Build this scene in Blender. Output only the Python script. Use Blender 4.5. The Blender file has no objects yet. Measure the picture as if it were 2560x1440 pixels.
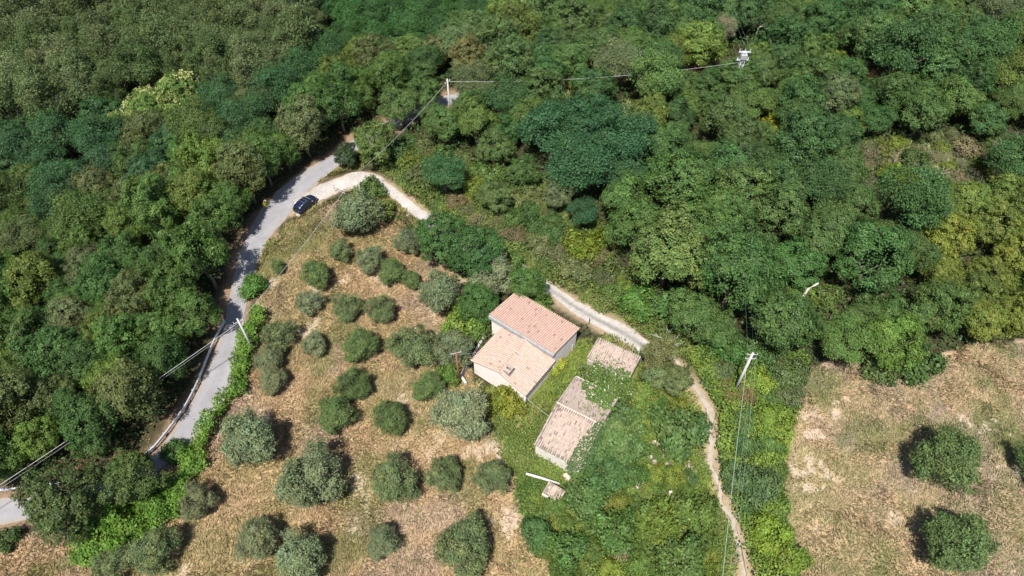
import bpy, math, random
import numpy as np
from mathutils import Vector

# ------------------------------------------------------------------ camera, sky, sun, exposure
sc = bpy.context.scene
col = sc.collection
CAM_H, PITCH, F = 70.0, math.radians(50.6), 1707.0
cam = bpy.data.objects.new('camera', bpy.data.cameras.new('camera'))
cam.data.lens = 36 * F / 2560; cam.data.sensor_width = 36
cam.data.clip_start = 0.5; cam.data.clip_end = 3000
cam.location = (0, 0, CAM_H); cam.rotation_euler = (math.pi / 2 - PITCH, 0, 0)
col.objects.link(cam); sc.camera = cam

SUN = Vector((.164, .467, -.910)).normalized()          # the way the light travels
sun = bpy.data.objects.new('sun', bpy.data.lights.new('sun', 'SUN'))
sun.data.energy = 5.0; sun.data.angle = math.radians(.5); sun.data.color = (1, .955, .88)
sun.rotation_euler = SUN.to_track_quat('-Z', 'Y').to_euler(); sun.location = (-20, -40, 120)
col.objects.link(sun)
w = bpy.data.worlds.new('World'); sc.world = w; w.use_nodes = True
nt = w.node_tree
sky = nt.nodes.new('ShaderNodeTexSky'); sky.sky_type = 'NISHITA'; sky.sun_disc = False
sky.sun_elevation = math.asin(-SUN.z); sky.sun_rotation = math.atan2(-SUN.x, -SUN.y)
nt.links.new(sky.outputs[0], nt.nodes['Background'].inputs[0])
nt.nodes['Background'].inputs[1].default_value = 0.09
sc.view_settings.view_transform = 'Standard'; sc.view_settings.look = 'None'
sc.view_settings.exposure = 0.53; sc.view_settings.gamma = 1
sc.cycles.max_bounces = 5; sc.cycles.diffuse_bounces = 3; sc.cycles.transmission_bounces = 3
sc.cycles.transparent_max_bounces = 4

rng = np.random.default_rng(11)
random.seed(11)

# ------------------------------------------------------------------ small maths
_tab = np.random.default_rng(5).random((256, 256))
def vn(x, y, s, seed=0):
    x = np.asarray(x, float) / s + seed * 17.31; y = np.asarray(y, float) / s + seed * 9.77
    xi = np.floor(x).astype(int); yi = np.floor(y).astype(int); fx = x - xi; fy = y - yi
    fx = fx * fx * (3 - 2 * fx); fy = fy * fy * (3 - 2 * fy)
    t = lambda a, b: _tab[a & 255, b & 255]
    return (t(xi, yi) * (1 - fx) + t(xi + 1, yi) * fx) * (1 - fy) + (t(xi, yi + 1) * (1 - fx) + t(xi + 1, yi + 1) * fx) * fy
def fbm(x, y, s, seed=0, o=3):
    r = 0; a = .55; n = 0
    for k in range(o):
        r = r + a * vn(x, y, s / 2 ** k, seed + k * 3); n += a; a *= .55
    return r / n
def sstep(a, b, x):
    t = np.clip((x - a) / (b - a), 0, 1); return t * t * (3 - 2 * t)
def pip(poly, x, y):
    x = np.asarray(x, float); y = np.asarray(y, float); r = np.zeros(x.shape, bool)
    n = len(poly)
    for i in range(n):
        x0, y0 = poly[i][:2]; x1, y1 = poly[i - 1][:2]
        if y0 == y1: continue
        c = ((y0 > y) != (y1 > y)) & (x < (x1 - x0) * (y - y0) / (y1 - y0) + x0)
        r ^= c
    return r
def pdist(line, x, y, sign=False):
    x = np.asarray(x, float); y = np.asarray(y, float)
    best = np.full(x.shape, 1e9); sg = np.zeros(x.shape)
    for (x0, y0), (x1, y1) in zip(line[:-1], line[1:]):
        dx, dy = x1 - x0, y1 - y0; L = dx * dx + dy * dy
        t = np.clip(((x - x0) * dx + (y - y0) * dy) / L, 0, 1)
        d = np.hypot(x - x0 - t * dx, y - y0 - t * dy)
        m = d < best; best = np.where(m, d, best)
        sg = np.where(m, np.sign(dx * (y - y0) - dy * (x - x0)), sg)
    return best * sg if sign else best
_cp, _sp = math.cos(PITCH), math.sin(PITCH)
def ray(px, py):
    a = (px - 1280) / F; b = (720 - py) / F
    return a, _cp + b * _sp, -_sp + b * _cp
def P(px, py, z=0.0):                                    # where the sight line meets the level z
    a, f, d = ray(px, py); t = (CAM_H - z) / -d
    return np.array([a * t, f * t, z])
def proj(x, y, z):
    dz = z - CAM_H; f = y * _cp - dz * _sp; u = y * _sp + dz * _cp
    return 1280 + F * x / f, 720 - F * u / f, F / f

# road and terrain
ROAD_L = [(1240, 215), (1110, 238), (1000, 285), (900, 335), (832, 385), (780, 413), (725, 450), (690, 480), (655, 520), (625, 570), (598, 630),
          (585, 690), (572, 750), (560, 810), (545, 860), (520, 915), (500, 965), (470, 1020), (430, 1080), (385, 1140), (300, 1190), (180, 1222),
          (60, 1240), (-20, 1250), (-220, 1270)]
ROAD_R = [(1240, 240), (1120, 262), (1010, 310), (915, 362), (842, 418), (795, 456), (757, 490), (728, 530), (696, 568), (668, 602), (650, 645),
          (632, 700), (616, 765), (606, 815), (596, 870), (584, 915), (577, 965), (550, 1020), (497, 1085), (440, 1145), (350, 1210), (230, 1255),
          (70, 1300), (-20, 1312), (-220, 1340)]
road_l = [P(*p)[:2] for p in ROAD_L]; road_r = [P(*p)[:2] for p in ROAD_R]
road_c = [(a + b) / 2 for a, b in zip(road_l, road_r)][::-1]          # from lower left to the top
road_c = [np.array([road_c[0][0] - 90, road_c[0][1] + 3])] + road_c + [road_c[-1] + np.array([150, 25])]
def terr(x, y):
    d = pdist(road_c, x, y, True)                          # > 0: left of the road
    s = np.maximum(d - 6, 0)
    h = -17 * (1 - np.exp(-(s / 30) ** 1.25))
    h = h + (fbm(x, y, 22, 3) - .5) * 1.6 * sstep(7, 14, np.abs(d)) * sstep(0, 12, pdist([(0, 47), (9, 36)], x, y) - 9)
    return h - .10 * (1 - sstep(2.6, 4.2, np.abs(d)))
def G(px, py, dz=0.0):                                    # where the sight line meets the ground (or dz above it)
    z = 0.0
    for _ in range(40):
        p = P(px, py, z + dz); zn = float(terr(p[0], p[1])); z = z * .5 + zn * .5
    p = P(px, py, z + dz); return np.array([p[0], p[1], float(terr(p[0], p[1]))])
def WP(poly): return [G(*p)[:2] for p in poly]

# ------------------------------------------------------------------ mesh helpers
def mesh_np(name, v, f, mats, cols=None, mi=None, smooth=False):
    v = np.asarray(v, np.float32); f = np.asarray(f, np.int32)
    me = bpy.data.meshes.new(name); k = f.shape[1]
    me.vertices.add(len(v)); me.vertices.foreach_set('co', v.ravel())
    me.loops.add(f.size); me.loops.foreach_set('vertex_index', f.ravel())
    me.polygons.add(len(f)); me.polygons.foreach_set('loop_start', np.arange(0, f.size, k, dtype=np.int32))
    me.polygons.foreach_set('loop_total', np.full(len(f), k, np.int32))
    for m in (mats if isinstance(mats, (list, tuple)) else [mats]): me.materials.append(m)
    if mi is not None: me.polygons.foreach_set('material_index', np.asarray(mi, np.int32))
    if smooth: me.polygons.foreach_set('use_smooth', np.ones(len(f), bool))
    if cols is not None:
        cols = np.asarray(cols, np.float32)
        dom = 'FACE' if len(cols) == len(f) else 'POINT'
        at = me.attributes.new('Col', 'FLOAT_COLOR', dom)
        at.data.foreach_set('color', np.hstack([cols, np.ones((len(cols), 1), np.float32)]).ravel())
    me.update(calc_edges=True); me.validate()
    return me
def link(name, me, parent=None, loc=None, rz=0):
    o = bpy.data.objects.new(name, me); col.objects.link(o)
    if parent is not None: o.parent = parent
    if loc is not None: o.location = loc
    if rz: o.rotation_euler = (0, 0, rz)
    return o
def tag(o, label=None, cat=None, group=None, kind=None):
    if label: o['label'] = label
    if cat: o['category'] = cat
    if group: o['group'] = group
    if kind: o['kind'] = kind
    return o
def thing(name, loc, label, cat, group=None, rz=0):
    return tag(link(name, None, None, loc, rz), label, cat, group)
class MB:
    """collects polygons, then links them as one mesh"""
    def __init__(s): s.v = []; s.f = []; s.c = []
    def poly(s, pts, c=(1, 1, 1)):
        i = len(s.v); s.v += [tuple(map(float, p)) for p in pts]; s.f.append(list(range(i, i + len(pts)))); s.c.append(c)
    def hexa(s, b, t, c=(1, 1, 1)):                       # bottom ring, top ring (counter-clockwise from above)
        i = len(s.v); n = len(b); s.v += [tuple(map(float, p)) for p in list(b) + list(t)]
        s.f.append([i + k for k in range(n)][::-1]); s.f.append([i + n + k for k in range(n)]); s.c += [c, c]
        for k in range(n):
            q = (k + 1) % n; s.f.append([i + k, i + q, i + n + q, i + n + k]); s.c.append(c)
    def box(s, x0, x1, y0, y1, z0, z1, c=(1, 1, 1), jit=0):
        q = [(x0, y0), (x1, y0), (x1, y1), (x0, y1)]
        j = lambda: random.uniform(-jit, jit)
        s.hexa([(x + j(), y + j(), z0) for x, y in q], [(x + j(), y + j(), z1 + j()) for x, y in q], c)
    def tube(s, pts, r, n=6, c=(1, 1, 1), cap=True):
        pts = [Vector(p) for p in pts]; rs = r if isinstance(r, (list, tuple)) else [r] * len(pts)
        i0 = len(s.v)
        for k, p in enumerate(pts):
            d = (pts[min(k + 1, len(pts) - 1)] - pts[max(k - 1, 0)]).normalized()
            a = d.cross(Vector((0, 0, 1)) if abs(d.z) < .9 else Vector((1, 0, 0))).normalized(); b = d.cross(a)
            for q in range(n):
                t = 2 * math.pi * q / n; s.v.append(tuple(p + (a * math.cos(t) + b * math.sin(t)) * rs[k]))
        for k in range(len(pts) - 1):
            for q in range(n):
                q2 = (q + 1) % n
                s.f.append([i0 + k * n + q, i0 + k * n + q2, i0 + (k + 1) * n + q2, i0 + (k + 1) * n + q]); s.c.append(c)
        if cap:
            s.f.append([i0 + q for q in range(n)][::-1]); s.f.append([i0 + (len(pts) - 1) * n + q for q in range(n)]); s.c += [c, c]
    def mesh(s, name, mat, smooth=False, bevel=0):
        me = bpy.data.meshes.new(name); me.from_pydata(s.v, [], s.f); me.materials.append(mat)
        at = me.attributes.new('Col', 'FLOAT_COLOR', 'FACE')
        at.data.foreach_set('color', np.hstack([np.asarray(s.c, np.float32), np.ones((len(s.c), 1), np.float32)]).ravel())
        if smooth: me.polygons.foreach_set('use_smooth', np.ones(len(s.f), bool))
        me.update(); return me
    def build(s, name, mat, parent=None, smooth=False, loc=None, rz=0, bevel=0):
        o = link(name, s.mesh(name, mat, smooth), parent, loc, rz)
        if bevel:
            m = o.modifiers.new('bevel', 'BEVEL'); m.width = bevel; m.segments = 2; m.limit_method = 'ANGLE'
        return o

# ------------------------------------------------------------------ materials
def mat_base(name):
    m = bpy.data.materials.new(name); m.use_nodes = True
    return m, m.node_tree, m.node_tree.nodes['Principled BSDF']
def mat_attr(name, rough=.8, noise=.25, scale=3, spec=.2, metal=0, bump=0, objcol=False, detail=6, tint=None, nmix=None):
    m, t, b = mat_base(name)
    a = t.nodes.new('ShaderNodeAttribute'); a.attribute_name = 'Col'
    out = a.outputs['Color']
    co = t.nodes.new('ShaderNodeTexCoord')
    n = t.nodes.new('ShaderNodeTexNoise'); n.inputs['Scale'].default_value = scale; n.inputs['Detail'].default_value = detail
    n.inputs['Roughness'].default_value = .7
    t.links.new(co.outputs['Object'], n.inputs['Vector'])
    r = t.nodes.new('ShaderNodeMapRange'); r.inputs[1].default_value = .3; r.inputs[2].default_value = .7
    r.inputs[3].default_value = 1 - noise; r.inputs[4].default_value = 1 + noise
    t.links.new(n.outputs[0], r.inputs[0])
    mx = t.nodes.new('ShaderNodeVectorMath'); mx.operation = 'SCALE'
    t.links.new(out, mx.inputs[0]); t.links.new(r.outputs[0], mx.inputs['Scale']); out = mx.outputs[0]
    if nmix:                                               # patches of a second colour (stains, lichen)
        n2 = t.nodes.new('ShaderNodeTexNoise'); n2.inputs['Scale'].default_value = nmix[1]; n2.inputs['Detail'].default_value = 7
        t.links.new(co.outputs['Object'], n2.inputs['Vector'])
        r2 = t.nodes.new('ShaderNodeMapRange'); r2.inputs[1].default_value = nmix[2]; r2.inputs[2].default_value = nmix[2] + .15
        r2.inputs[4].default_value = nmix[3]
        t.links.new(n2.outputs[0], r2.inputs[0])
        m2 = t.nodes.new('ShaderNodeMix'); m2.data_type = 'RGBA'; m2.inputs['B'].default_value = (*nmix[0], 1)
        t.links.new(r2.outputs[0], m2.inputs['Factor']); t.links.new(out, m2.inputs['A']); out = m2.outputs['Result']
    t.links.new(out, b.inputs['Base Color'])
    b.inputs['Roughness'].default_value = rough; b.inputs['Specular IOR Level'].default_value = spec; b.inputs['Metallic'].default_value = metal
    if bump:
        bp = t.nodes.new('ShaderNodeBump'); bp.inputs['Strength'].default_value = bump; bp.inputs['Distance'].default_value = .05
        t.links.new(n.outputs[0], bp.inputs['Height']); t.links.new(bp.outputs[0], b.inputs['Normal'])
    return m
def mat_leaf(name, transl=.20, rough=.5, spec=.22):
    m, t, b = mat_base(name)
    a = t.nodes.new('ShaderNodeAttribute'); a.attribute_name = 'Col'
    oi = t.nodes.new('ShaderNodeObjectInfo')
    mx = t.nodes.new('ShaderNodeVectorMath'); mx.operation = 'MULTIPLY'
    t.links.new(a.outputs['Color'], mx.inputs[0]); t.links.new(oi.outputs['Color'], mx.inputs[1])
    t.links.new(mx.outputs[0], b.inputs['Base Color'])
    b.inputs['Roughness'].default_value = rough; b.inputs['Specular IOR Level'].default_value = spec
    tr = t.nodes.new('ShaderNodeBsdfTranslucent')
    m3 = t.nodes.new('ShaderNodeVectorMath'); m3.operation = 'MULTIPLY'; m3.inputs[1].default_value = (1.25, 1.35, .7)
    t.links.new(mx.outputs[0], m3.inputs[0]); t.links.new(m3.outputs[0], tr.inputs['Color'])
    ms = t.nodes.new('ShaderNodeMixShader'); ms.inputs[0].default_value = transl
    t.links.new(b.outputs[0], ms.inputs[1]); t.links.new(tr.outputs[0], ms.inputs[2])
    t.links.new(ms.outputs[0], t.nodes['Material Output'].inputs['Surface'])
    return m
def mat_plain(name, c, rough=.5, metal=0, spec=.5, coat=0):
    m, t, b = mat_base(name)
    n = t.nodes.new('ShaderNodeTexNoise'); n.inputs['Scale'].default_value = 6; n.inputs['Detail'].default_value = 5
    r = t.nodes.new('ShaderNodeMapRange'); r.inputs[3].default_value = .85; r.inputs[4].default_value = 1.15
    mx = t.nodes.new('ShaderNodeVectorMath'); mx.operation = 'SCALE'; mx.inputs[0].default_value = c
    t.links.new(n.outputs[0], r.inputs[0]); t.links.new(r.outputs[0], mx.inputs['Scale']); t.links.new(mx.outputs[0], b.inputs['Base Color'])
    b.inputs['Roughness'].default_value = rough; b.inputs['Metallic'].default_value = metal; b.inputs['Specular IOR Level'].default_value = spec
    b.inputs['Coat Weight'].default_value = coat
    return m
M_leaf = mat_leaf('leaf'); M_fine = mat_leaf('olive_leaf', .14, .6, .2); M_straw = mat_leaf('straw', .2, .7, .12)
M_ground = mat_attr('ground', .95, .28, 1.7, .08, bump=.5, detail=9)
M_asphalt = mat_attr('asphalt', .9, .10, 1.3, .15, bump=.15, detail=9, nmix=((.21, .2, .205), .35, .55, .5))
M_gravel = mat_attr('gravel', .95, .2, 2.2, .08, bump=.5, detail=9)
M_bark = mat_attr('bark', .9, .35, 5, .1)
M_dead = mat_attr('dead_wood', .85, .2, 5, .1)
M_plaster = mat_attr('plaster', .9, .06, 1.5, .1, nmix=((.42, .36, .33), .9, .58, .55))
M_whitewash = mat_attr('whitewash', .9, .12, 2, .1, nmix=((.42, .38, .30), 1.4, .52, .7))
M_tile = mat_attr('roof_tile', .85, .14, 4, .15, nmix=((.32, .22, .18), 2.2, .66, .4))
M_oldtile = mat_attr('old_roof_tile', .9, .2, 4, .1, nmix=((.27, .235, .20), 1.1, .54, .5))
M_conc = mat_attr('concrete', .9, .15, 3, .15, nmix=((.16, .155, .15), 1.6, .55, .6))
M_metal = mat_attr('galvanised', .45, .12, 3, .5, metal=.35)
M_rust = mat_attr('rust', .8, .3, 6, .2)
M_stone = mat_attr('stone', .95, .3, 4, .1, bump=.4)
M_wire = mat_plain('cable', (.42, .42, .42), .6)
M_cond = mat_plain('conductor', (.34, .44, .42), .5)
M_paint = mat_plain('car_paint', (.014, .022, .060), .3, .3, .5, .6)
M_glass = mat_plain('car_glass', (.012, .022, .022), .06, 0, .8)
M_tyre = mat_plain('tyre', (.02, .02, .02), .9)
M_rim = mat_plain('rim', (.4, .4, .42), .35, .7)
M_lamp = mat_plain('headlamp_lens', (.55, .57, .6), .1, 0, .8)
M_red = mat_plain('tail_lamp', (.2, .015, .015), .3)
M_trim = mat_plain('trim', (.03, .03, .032), .5)
M_alu = mat_plain('aluminium', (.55, .56, .6), .35, .8)
M_yellow = mat_plain('yellow_plastic', (.75, .68, .02), .5)
M_flower = mat_leaf('blossom', .2)

# ------------------------------------------------------------------ zones on the ground (outlined in the photograph, turned into places on the ground)
GROVE = WP([(700, 585), (735, 548), (800, 515), (860, 488), (905, 470), (960, 530), (1010, 560), (1060, 640), (1140, 690), (1165, 760), (1130, 830), (1150, 900),
            (1185, 960), (1230, 1000), (1235, 1060), (1262, 1160), (1295, 1250), (1310, 1310), (1370, 1400), (1390, 1520), (-250, 1560), (-220, 1365), (0, 1352),
            (120, 1345), (210, 1330), (330, 1330), (440, 1245), (500, 1130), (560, 1040), (605, 950), (640, 880), (650, 800), (640, 730), (655, 650)])
FIELD = WP([(2030, 925), (2065, 905), (2130, 905), (2240, 945), (2345, 890), (2420, 870), (2560, 850), (2800, 830), (2850, 1540), (1990, 1540), (1985, 1400), (1965, 1290),
            (1960, 1160), (1975, 1060), (2000, 970)])
YARD = WP([(1210, 960), (1300, 990), (1400, 880), (1440, 850), (1500, 840), (1620, 890), (1690, 900), (1760, 1010), (1770, 1140), (1790, 1200), (1830, 1310), (1850, 1440), (1850, 1560),
           (1385, 1540), (1370, 1400), (1310, 1310), (1298, 1250), (1262, 1160), (1235, 1060)])
STRIP = WP([(1700, 880), (1760, 860), (1880, 870), (2010, 900), (2025, 925), (1995, 975), (1972, 1060), (1958, 1160), (1963, 1290), (1985, 1400), (1990, 1540), (1875, 1540), (1862, 1400),
            (1850, 1330), (1815, 1260), (1805, 1180), (1790, 1080), (1770, 1020), (1745, 960)])
SLOPE = WP([(930, 400), (1000, 350), (1080, 360), (1130, 390), (1290, 430), (1400, 480), (1500, 560), (1540, 650), (1600, 740), (1700, 790), (1730, 880), (1690, 895), (1620, 845),
            (1500, 775), (1370, 700), (1260, 640), (1200, 600), (1080, 530), (1000, 470), (950, 435)])
VERGE = WP([(735, 548), (800, 512), (860, 486), (905, 468), (985, 500), (1060, 560), (1020, 600), (960, 520), (905, 480), (830, 510), (770, 540), (715, 585), (660, 655), (640, 690), (645, 640), (690, 580)])
VERGE2 = WP([(768, 488), (800, 455), (842, 424), (905, 372), (930, 395), (905, 420), (875, 428), (830, 446), (795, 464)])
GLADES = [WP(p) for p in ([(1270, -80), (1420, -80), (1390, 30), (1300, 60), (1265, 40)], [(1690, -80), (1760, -60), (1740, 15), (1690, 10)],
                          [(1390, 235), (1450, 225), (1470, 260), (1400, 270)], [(1500, 250), (1580, 250), (1570, 300), (1530, 310)],
                          [(2130, 420), (2230, 370), (2330, 360), (2420, 380), (2400, 450), (2280, 480), (2180, 470)])]
HEDGE = WP([(622, 790), (655, 790), (660, 830), (640, 880), (628, 960), (600, 1000), (560, 1050), (535, 1130), (485, 1225), (455, 1275), (400, 1335), (310, 1395), (225, 1425), (185, 1395),
            (205, 1325), (300, 1285), (405, 1215), (450, 1180), (480, 1120), (535, 1050), (572, 1005), (582, 960), (590, 900), (605, 850)])
SOIL = [WP(p) for p in ([(1975, 1170), (2030, 1150), (2080, 1180), (2060, 1240), (2000, 1220), (1965, 1200)], [(1985, 1040), (2060, 1000), (2100, 1020), (2080, 1100), (2010, 1080)],
                        [(2100, 990), (2140, 980), (2145, 1020), (2110, 1020)], [(2400, 1060), (2480, 1040), (2520, 1080), (2440, 1070)], [(1985, 1270), (2060, 1250), (2060, 1340), (2010, 1340)],
                        [(2490, 1150), (2560, 1140), (2560, 1200), (2500, 1190)],
                        [(1190, 1120), (1250, 1080), (1260, 1130), (1220, 1170), (1170, 1150)], [(1235, 1255), (1280, 1245), (1290, 1310), (1250, 1300)], [(1210, 1050), (1260, 1060), (1250, 1100), (1215, 1090)],
                        [(1280, 1165), (1300, 1165), (1310, 1310), (1292, 1310)])]
# tracks: left and right edges
TR_A = [(742, 545), (792, 507), (850, 479), (895, 465), (935, 462), (962, 480), (1000, 517), (1050, 555), (1100, 595), (1180, 640), (1280, 680), (1362, 728), (1440, 790), (1492, 818), (1552, 852), (1608, 890), (1640, 905)]
TR_B = [(735, 500), (792, 466), (832, 447), (882, 432), (912, 430), (948, 441), (1003, 482), (1035, 508), (1078, 537), (1120, 575), (1210, 625), (1295, 655), (1372, 706), (1420, 738), (1500, 785), (1560, 812), (1616, 846), (1650, 870)]
PT_A = [(1640, 880), (1678, 905), (1702, 940), (1735, 985), (1762, 1040), (1764, 1100), (1760, 1150), (1782, 1200), (1795, 1260), (1822, 1310), (1842, 1370), (1850, 1440), (1860, 1540)]
PT_B = [(1655, 872), (1702, 898), (1728, 935), (1768, 985), (1792, 1035), (1792, 1100), (1784, 1150), (1806, 1200), (1815, 1255), (1846, 1305), (1860, 1360), (1876, 1440), (1890, 1540)]
tr_a, tr_b, pt_a, pt_b = [[P(*p)[:2] for p in L] for L in (TR_A, TR_B, PT_A, PT_B)]
def resample(L, n):
    L = np.array(L); s = np.r_[0, np.cumsum(np.hypot(*np.diff(L, axis=0).T))]; t = np.linspace(0, s[-1], n)
    r = np.stack([np.interp(t, s, L[:, 0]), np.interp(t, s, L[:, 1])], 1)
    for _ in range(3): r[1:-1] = r[1:-1] * .5 + (r[2:] + r[:-2]) * .25
    return r
track_c = (resample(tr_a, 60) + resample(tr_b, 60)) / 2; path_c = (resample(pt_a, 60) + resample(pt_b, 60)) / 2
road_poly = list(road_l) + list(road_r)[::-1]
track_poly = list(tr_a) + list(tr_b)[::-1]; path_poly = list(pt_a) + list(pt_b)[::-1]
HA, HU = P(1228, 783, 4.4), math.radians(-36.9)
RA, RU = P(1391, 1006, 4.0), math.radians(-30.2)
def frame(o, a): return lambda u, v: (o[0] + u * math.cos(a) - v * math.sin(a), o[1] + u * math.sin(a) + v * math.cos(a))
hf, rf = frame(HA, HU), frame(RA, RU)
house_poly = [hf(-.1, 5), hf(-.1, -.1), hf(1.7, -.1), hf(1.7, -6), hf(9.5, -6), hf(9.5, 5)]
ruin_poly = [rf(-.1, -5), rf(5.5, -5), rf(5.6, 10.9), rf(-.1, 10.9)]
def blocked(x, y, m=0.0):
    return pip(road_poly, x, y) | pip(track_poly, x, y) | pip(path_poly, x, y) | pip(house_poly, x, y) | pip(ruin_poly, x, y)

C = lambda *a: np.array(a, float)
def dry_col(x, y):
    a = fbm(x, y, 5, 1); b = fbm(x, y, 9, 2); c = fbm(x, y, 2.2, 4)
    k = C(.41, .288, .180)[None] * np.ones((len(x), 1))
    def mixin(k, m, cc): m = m[:, None]; return k * (1 - m) + C(*cc)[None] * m
    k = mixin(k, sstep(.45, .7, a) * .8, (.37, .275, .21))          # pinkish grey dead stalks
    k = mixin(k, sstep(.52, .75, b) * .6, (.31, .265, .125))          # greenish straw
    k = mixin(k, sstep(.5, .8, c) * .55, (.48, .345, .21))
    k = mixin(k, sstep(.55, .72, fbm(x, y, 6, 9)) * .6, (.15, .17, .055))
    return k
def soil_mask(x, y):
    jx = (fbm(x, y, 2.4, 21) - .5) * 7; jy = (fbm(x, y, 2.4, 23) - .5) * 7
    m = np.zeros(len(x))
    for p in SOIL: m = np.maximum(m, pip(p, x + jx, y + jy) * 1.0)
    return np.maximum(m * sstep(.36, .5, fbm(x, y, .9, 31)), sstep(.70, .78, fbm(x, y, 4, 33)) * .8)

# ------------------------------------------------------------------ ground sheet
def grid_axis(a, b, c0, c1, fine, far): 
    inner = np.arange(a, b, fine); return np.r_[np.linspace(c0, a, 14)[:-1], inner, np.linspace(b, c1, 14)]
gx = grid_axis(-118, 118, -700, 700, .62, 40); gy = grid_axis(8, 165, -200, 900, .62, 40)
X, Y = np.meshgrid(gx, gy); xf, yf = X.ravel(), Y.ravel()
jx = xf + (fbm(xf, yf, 3, 41) - .5) * 3.2; jy = yf + (fbm(xf, yf, 3, 43) - .5) * 3.2
n1 = fbm(xf, yf, 4, 51)[:, None]
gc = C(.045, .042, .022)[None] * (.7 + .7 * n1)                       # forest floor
def lay(poly, cc):
    m = pip(poly, jx, jy); gc[m] = cc[m] if isinstance(cc, np.ndarray) and cc.ndim == 2 else C(*cc) * (.7 + .6 * n1[m])
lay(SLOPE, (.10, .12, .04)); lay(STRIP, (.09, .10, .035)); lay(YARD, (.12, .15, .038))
for g in GLADES: lay(g, (.20, .22, .10))
v2 = pip(VERGE2, xf, yf)
dc = dry_col(xf, yf); sm = (soil_mask(xf, yf) * .9)[:, None]
dc = dc * (1 - sm) + C(.43, .35, .265)[None] * sm
lay(GROVE, dc); lay(FIELD, dc)
dr = pdist(road_c, xf, yf); dtk = np.minimum(pdist([tuple(p) for p in track_c], xf, yf), pdist([tuple(p) for p in path_c], xf, yf) + .5)
drs = pdist(road_c, xf, yf, True)
m = (1 - sstep(1.9, np.where(drs > 0, 3.3, 2.5), dr + (n1[:, 0] - .5) * 2.2))[:, None]; m = m * sstep(24, 4, xf)[:, None] * .95 * np.where(v2, .25, 1)[:, None]; gc = gc * (1 - m) + C(.25, .175, .12)[None] * m
m = (1 - sstep(1.0, 2.1, dtk + (n1[:, 0] - .5) * 2.0))[:, None] * .8; gc = gc * (1 - m) + C(.40, .30, .20)[None] * m
zf = terr(xf, yf)
nx, ny = len(gx), len(gy)
i = (np.arange(ny - 1)[:, None] * nx + np.arange(nx - 1)[None]).ravel()
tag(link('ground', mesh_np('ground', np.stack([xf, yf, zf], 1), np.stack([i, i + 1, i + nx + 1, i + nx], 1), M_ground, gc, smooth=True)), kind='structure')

def strip(name, la, lb, n, mcross, mat, cfun, dz, jit=.35):
    A, B = resample(la, n), resample(lb, n); t = np.linspace(0, 1, mcross)
    P3 = A[:, None] * (1 - t)[None, :, None] + B[:, None] * t[None, :, None]
    x, y = P3[..., 0].ravel(), P3[..., 1].ravel()
    d = (B - A); d /= np.maximum(np.hypot(d[:, 0], d[:, 1]), .01)[:, None]
    e = np.zeros((n, mcross)); e[:, 0] = -1; e[:, -1] = 1
    off = (fbm(x, y, 1.1, 61) - .5).reshape(n, mcross) * 2.2 * jit * np.abs(e)
    x = x + (off * d[:, :1]).ravel(); y = y + (off * d[:, 1:]).ravel()
    z = terr(x, y) + dz
    i = (np.arange(n - 1)[:, None] * mcross + np.arange(mcross - 1)[None]).ravel()
    T = np.tile(t, n)
    return mesh_np(name, np.stack([x, y, z], 1), np.stack([i, i + 1, i + mcross + 1, i + mcross], 1), mat, cfun(x, y, T), smooth=True)
def road_col(x, y, t):
    n = fbm(x, y, 3.5, 71)[:, None]; e = np.clip(np.abs(t - .5) * 2, 0, 1)[:, None] ** 6
    wh = np.exp(-((np.abs(t - .5) - .24) / .09) ** 2)[:, None]
    return C(.275, .267, .28)[None] * (.88 + .24 * n) * (1 + .07 * wh) * (1 - e * .8) + C(.33, .27, .205)[None] * e * .8
def track_col(x, y, t):
    n = fbm(x, y, 1.6, 73)[:, None]; c = np.exp(-((t - .5) / .17) ** 2)[:, None] * sstep(-12, 4, x)[:, None]
    e = np.clip(np.abs(t - .5) * 2, 0, 1)[:, None] ** 5
    k = C(.43, .398, .368)[None] * (.8 + .4 * n); k = k * (1 - .5 * c * (n + .35)) 
    return k * (1 - e * .5) + C(.34, .26, .17)[None] * e * .5
def path_col(x, y, t):
    n = fbm(x, y, 1.2, 75)[:, None]; e = np.clip(np.abs(t - .5) * 2, 0, 1)[:, None] ** 3
    return C(.37, .325, .275)[None] * (.75 + .5 * n) * (1 - e * .5) + C(.30, .22, .13)[None] * e * .5
tag(link('road', strip('road', road_l, road_r, 260, 13, M_asphalt, road_col, .05, .3)), kind='structure')
tag(link('gravel_track', strip('gravel_track', tr_a, tr_b, 260, 11, M_gravel, track_col, .062, .4)), kind='structure')
pa_, pb_ = np.array(pt_a), np.array(pt_b)
pt_a2, pt_b2 = list(pa_ * .74 + pb_ * .26), list(pb_ * .74 + pa_ * .26)
tag(link('footpath', strip('footpath', pt_a2, pt_b2, 200, 7, M_gravel, path_col, .055, .45)), kind='structure')

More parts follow.
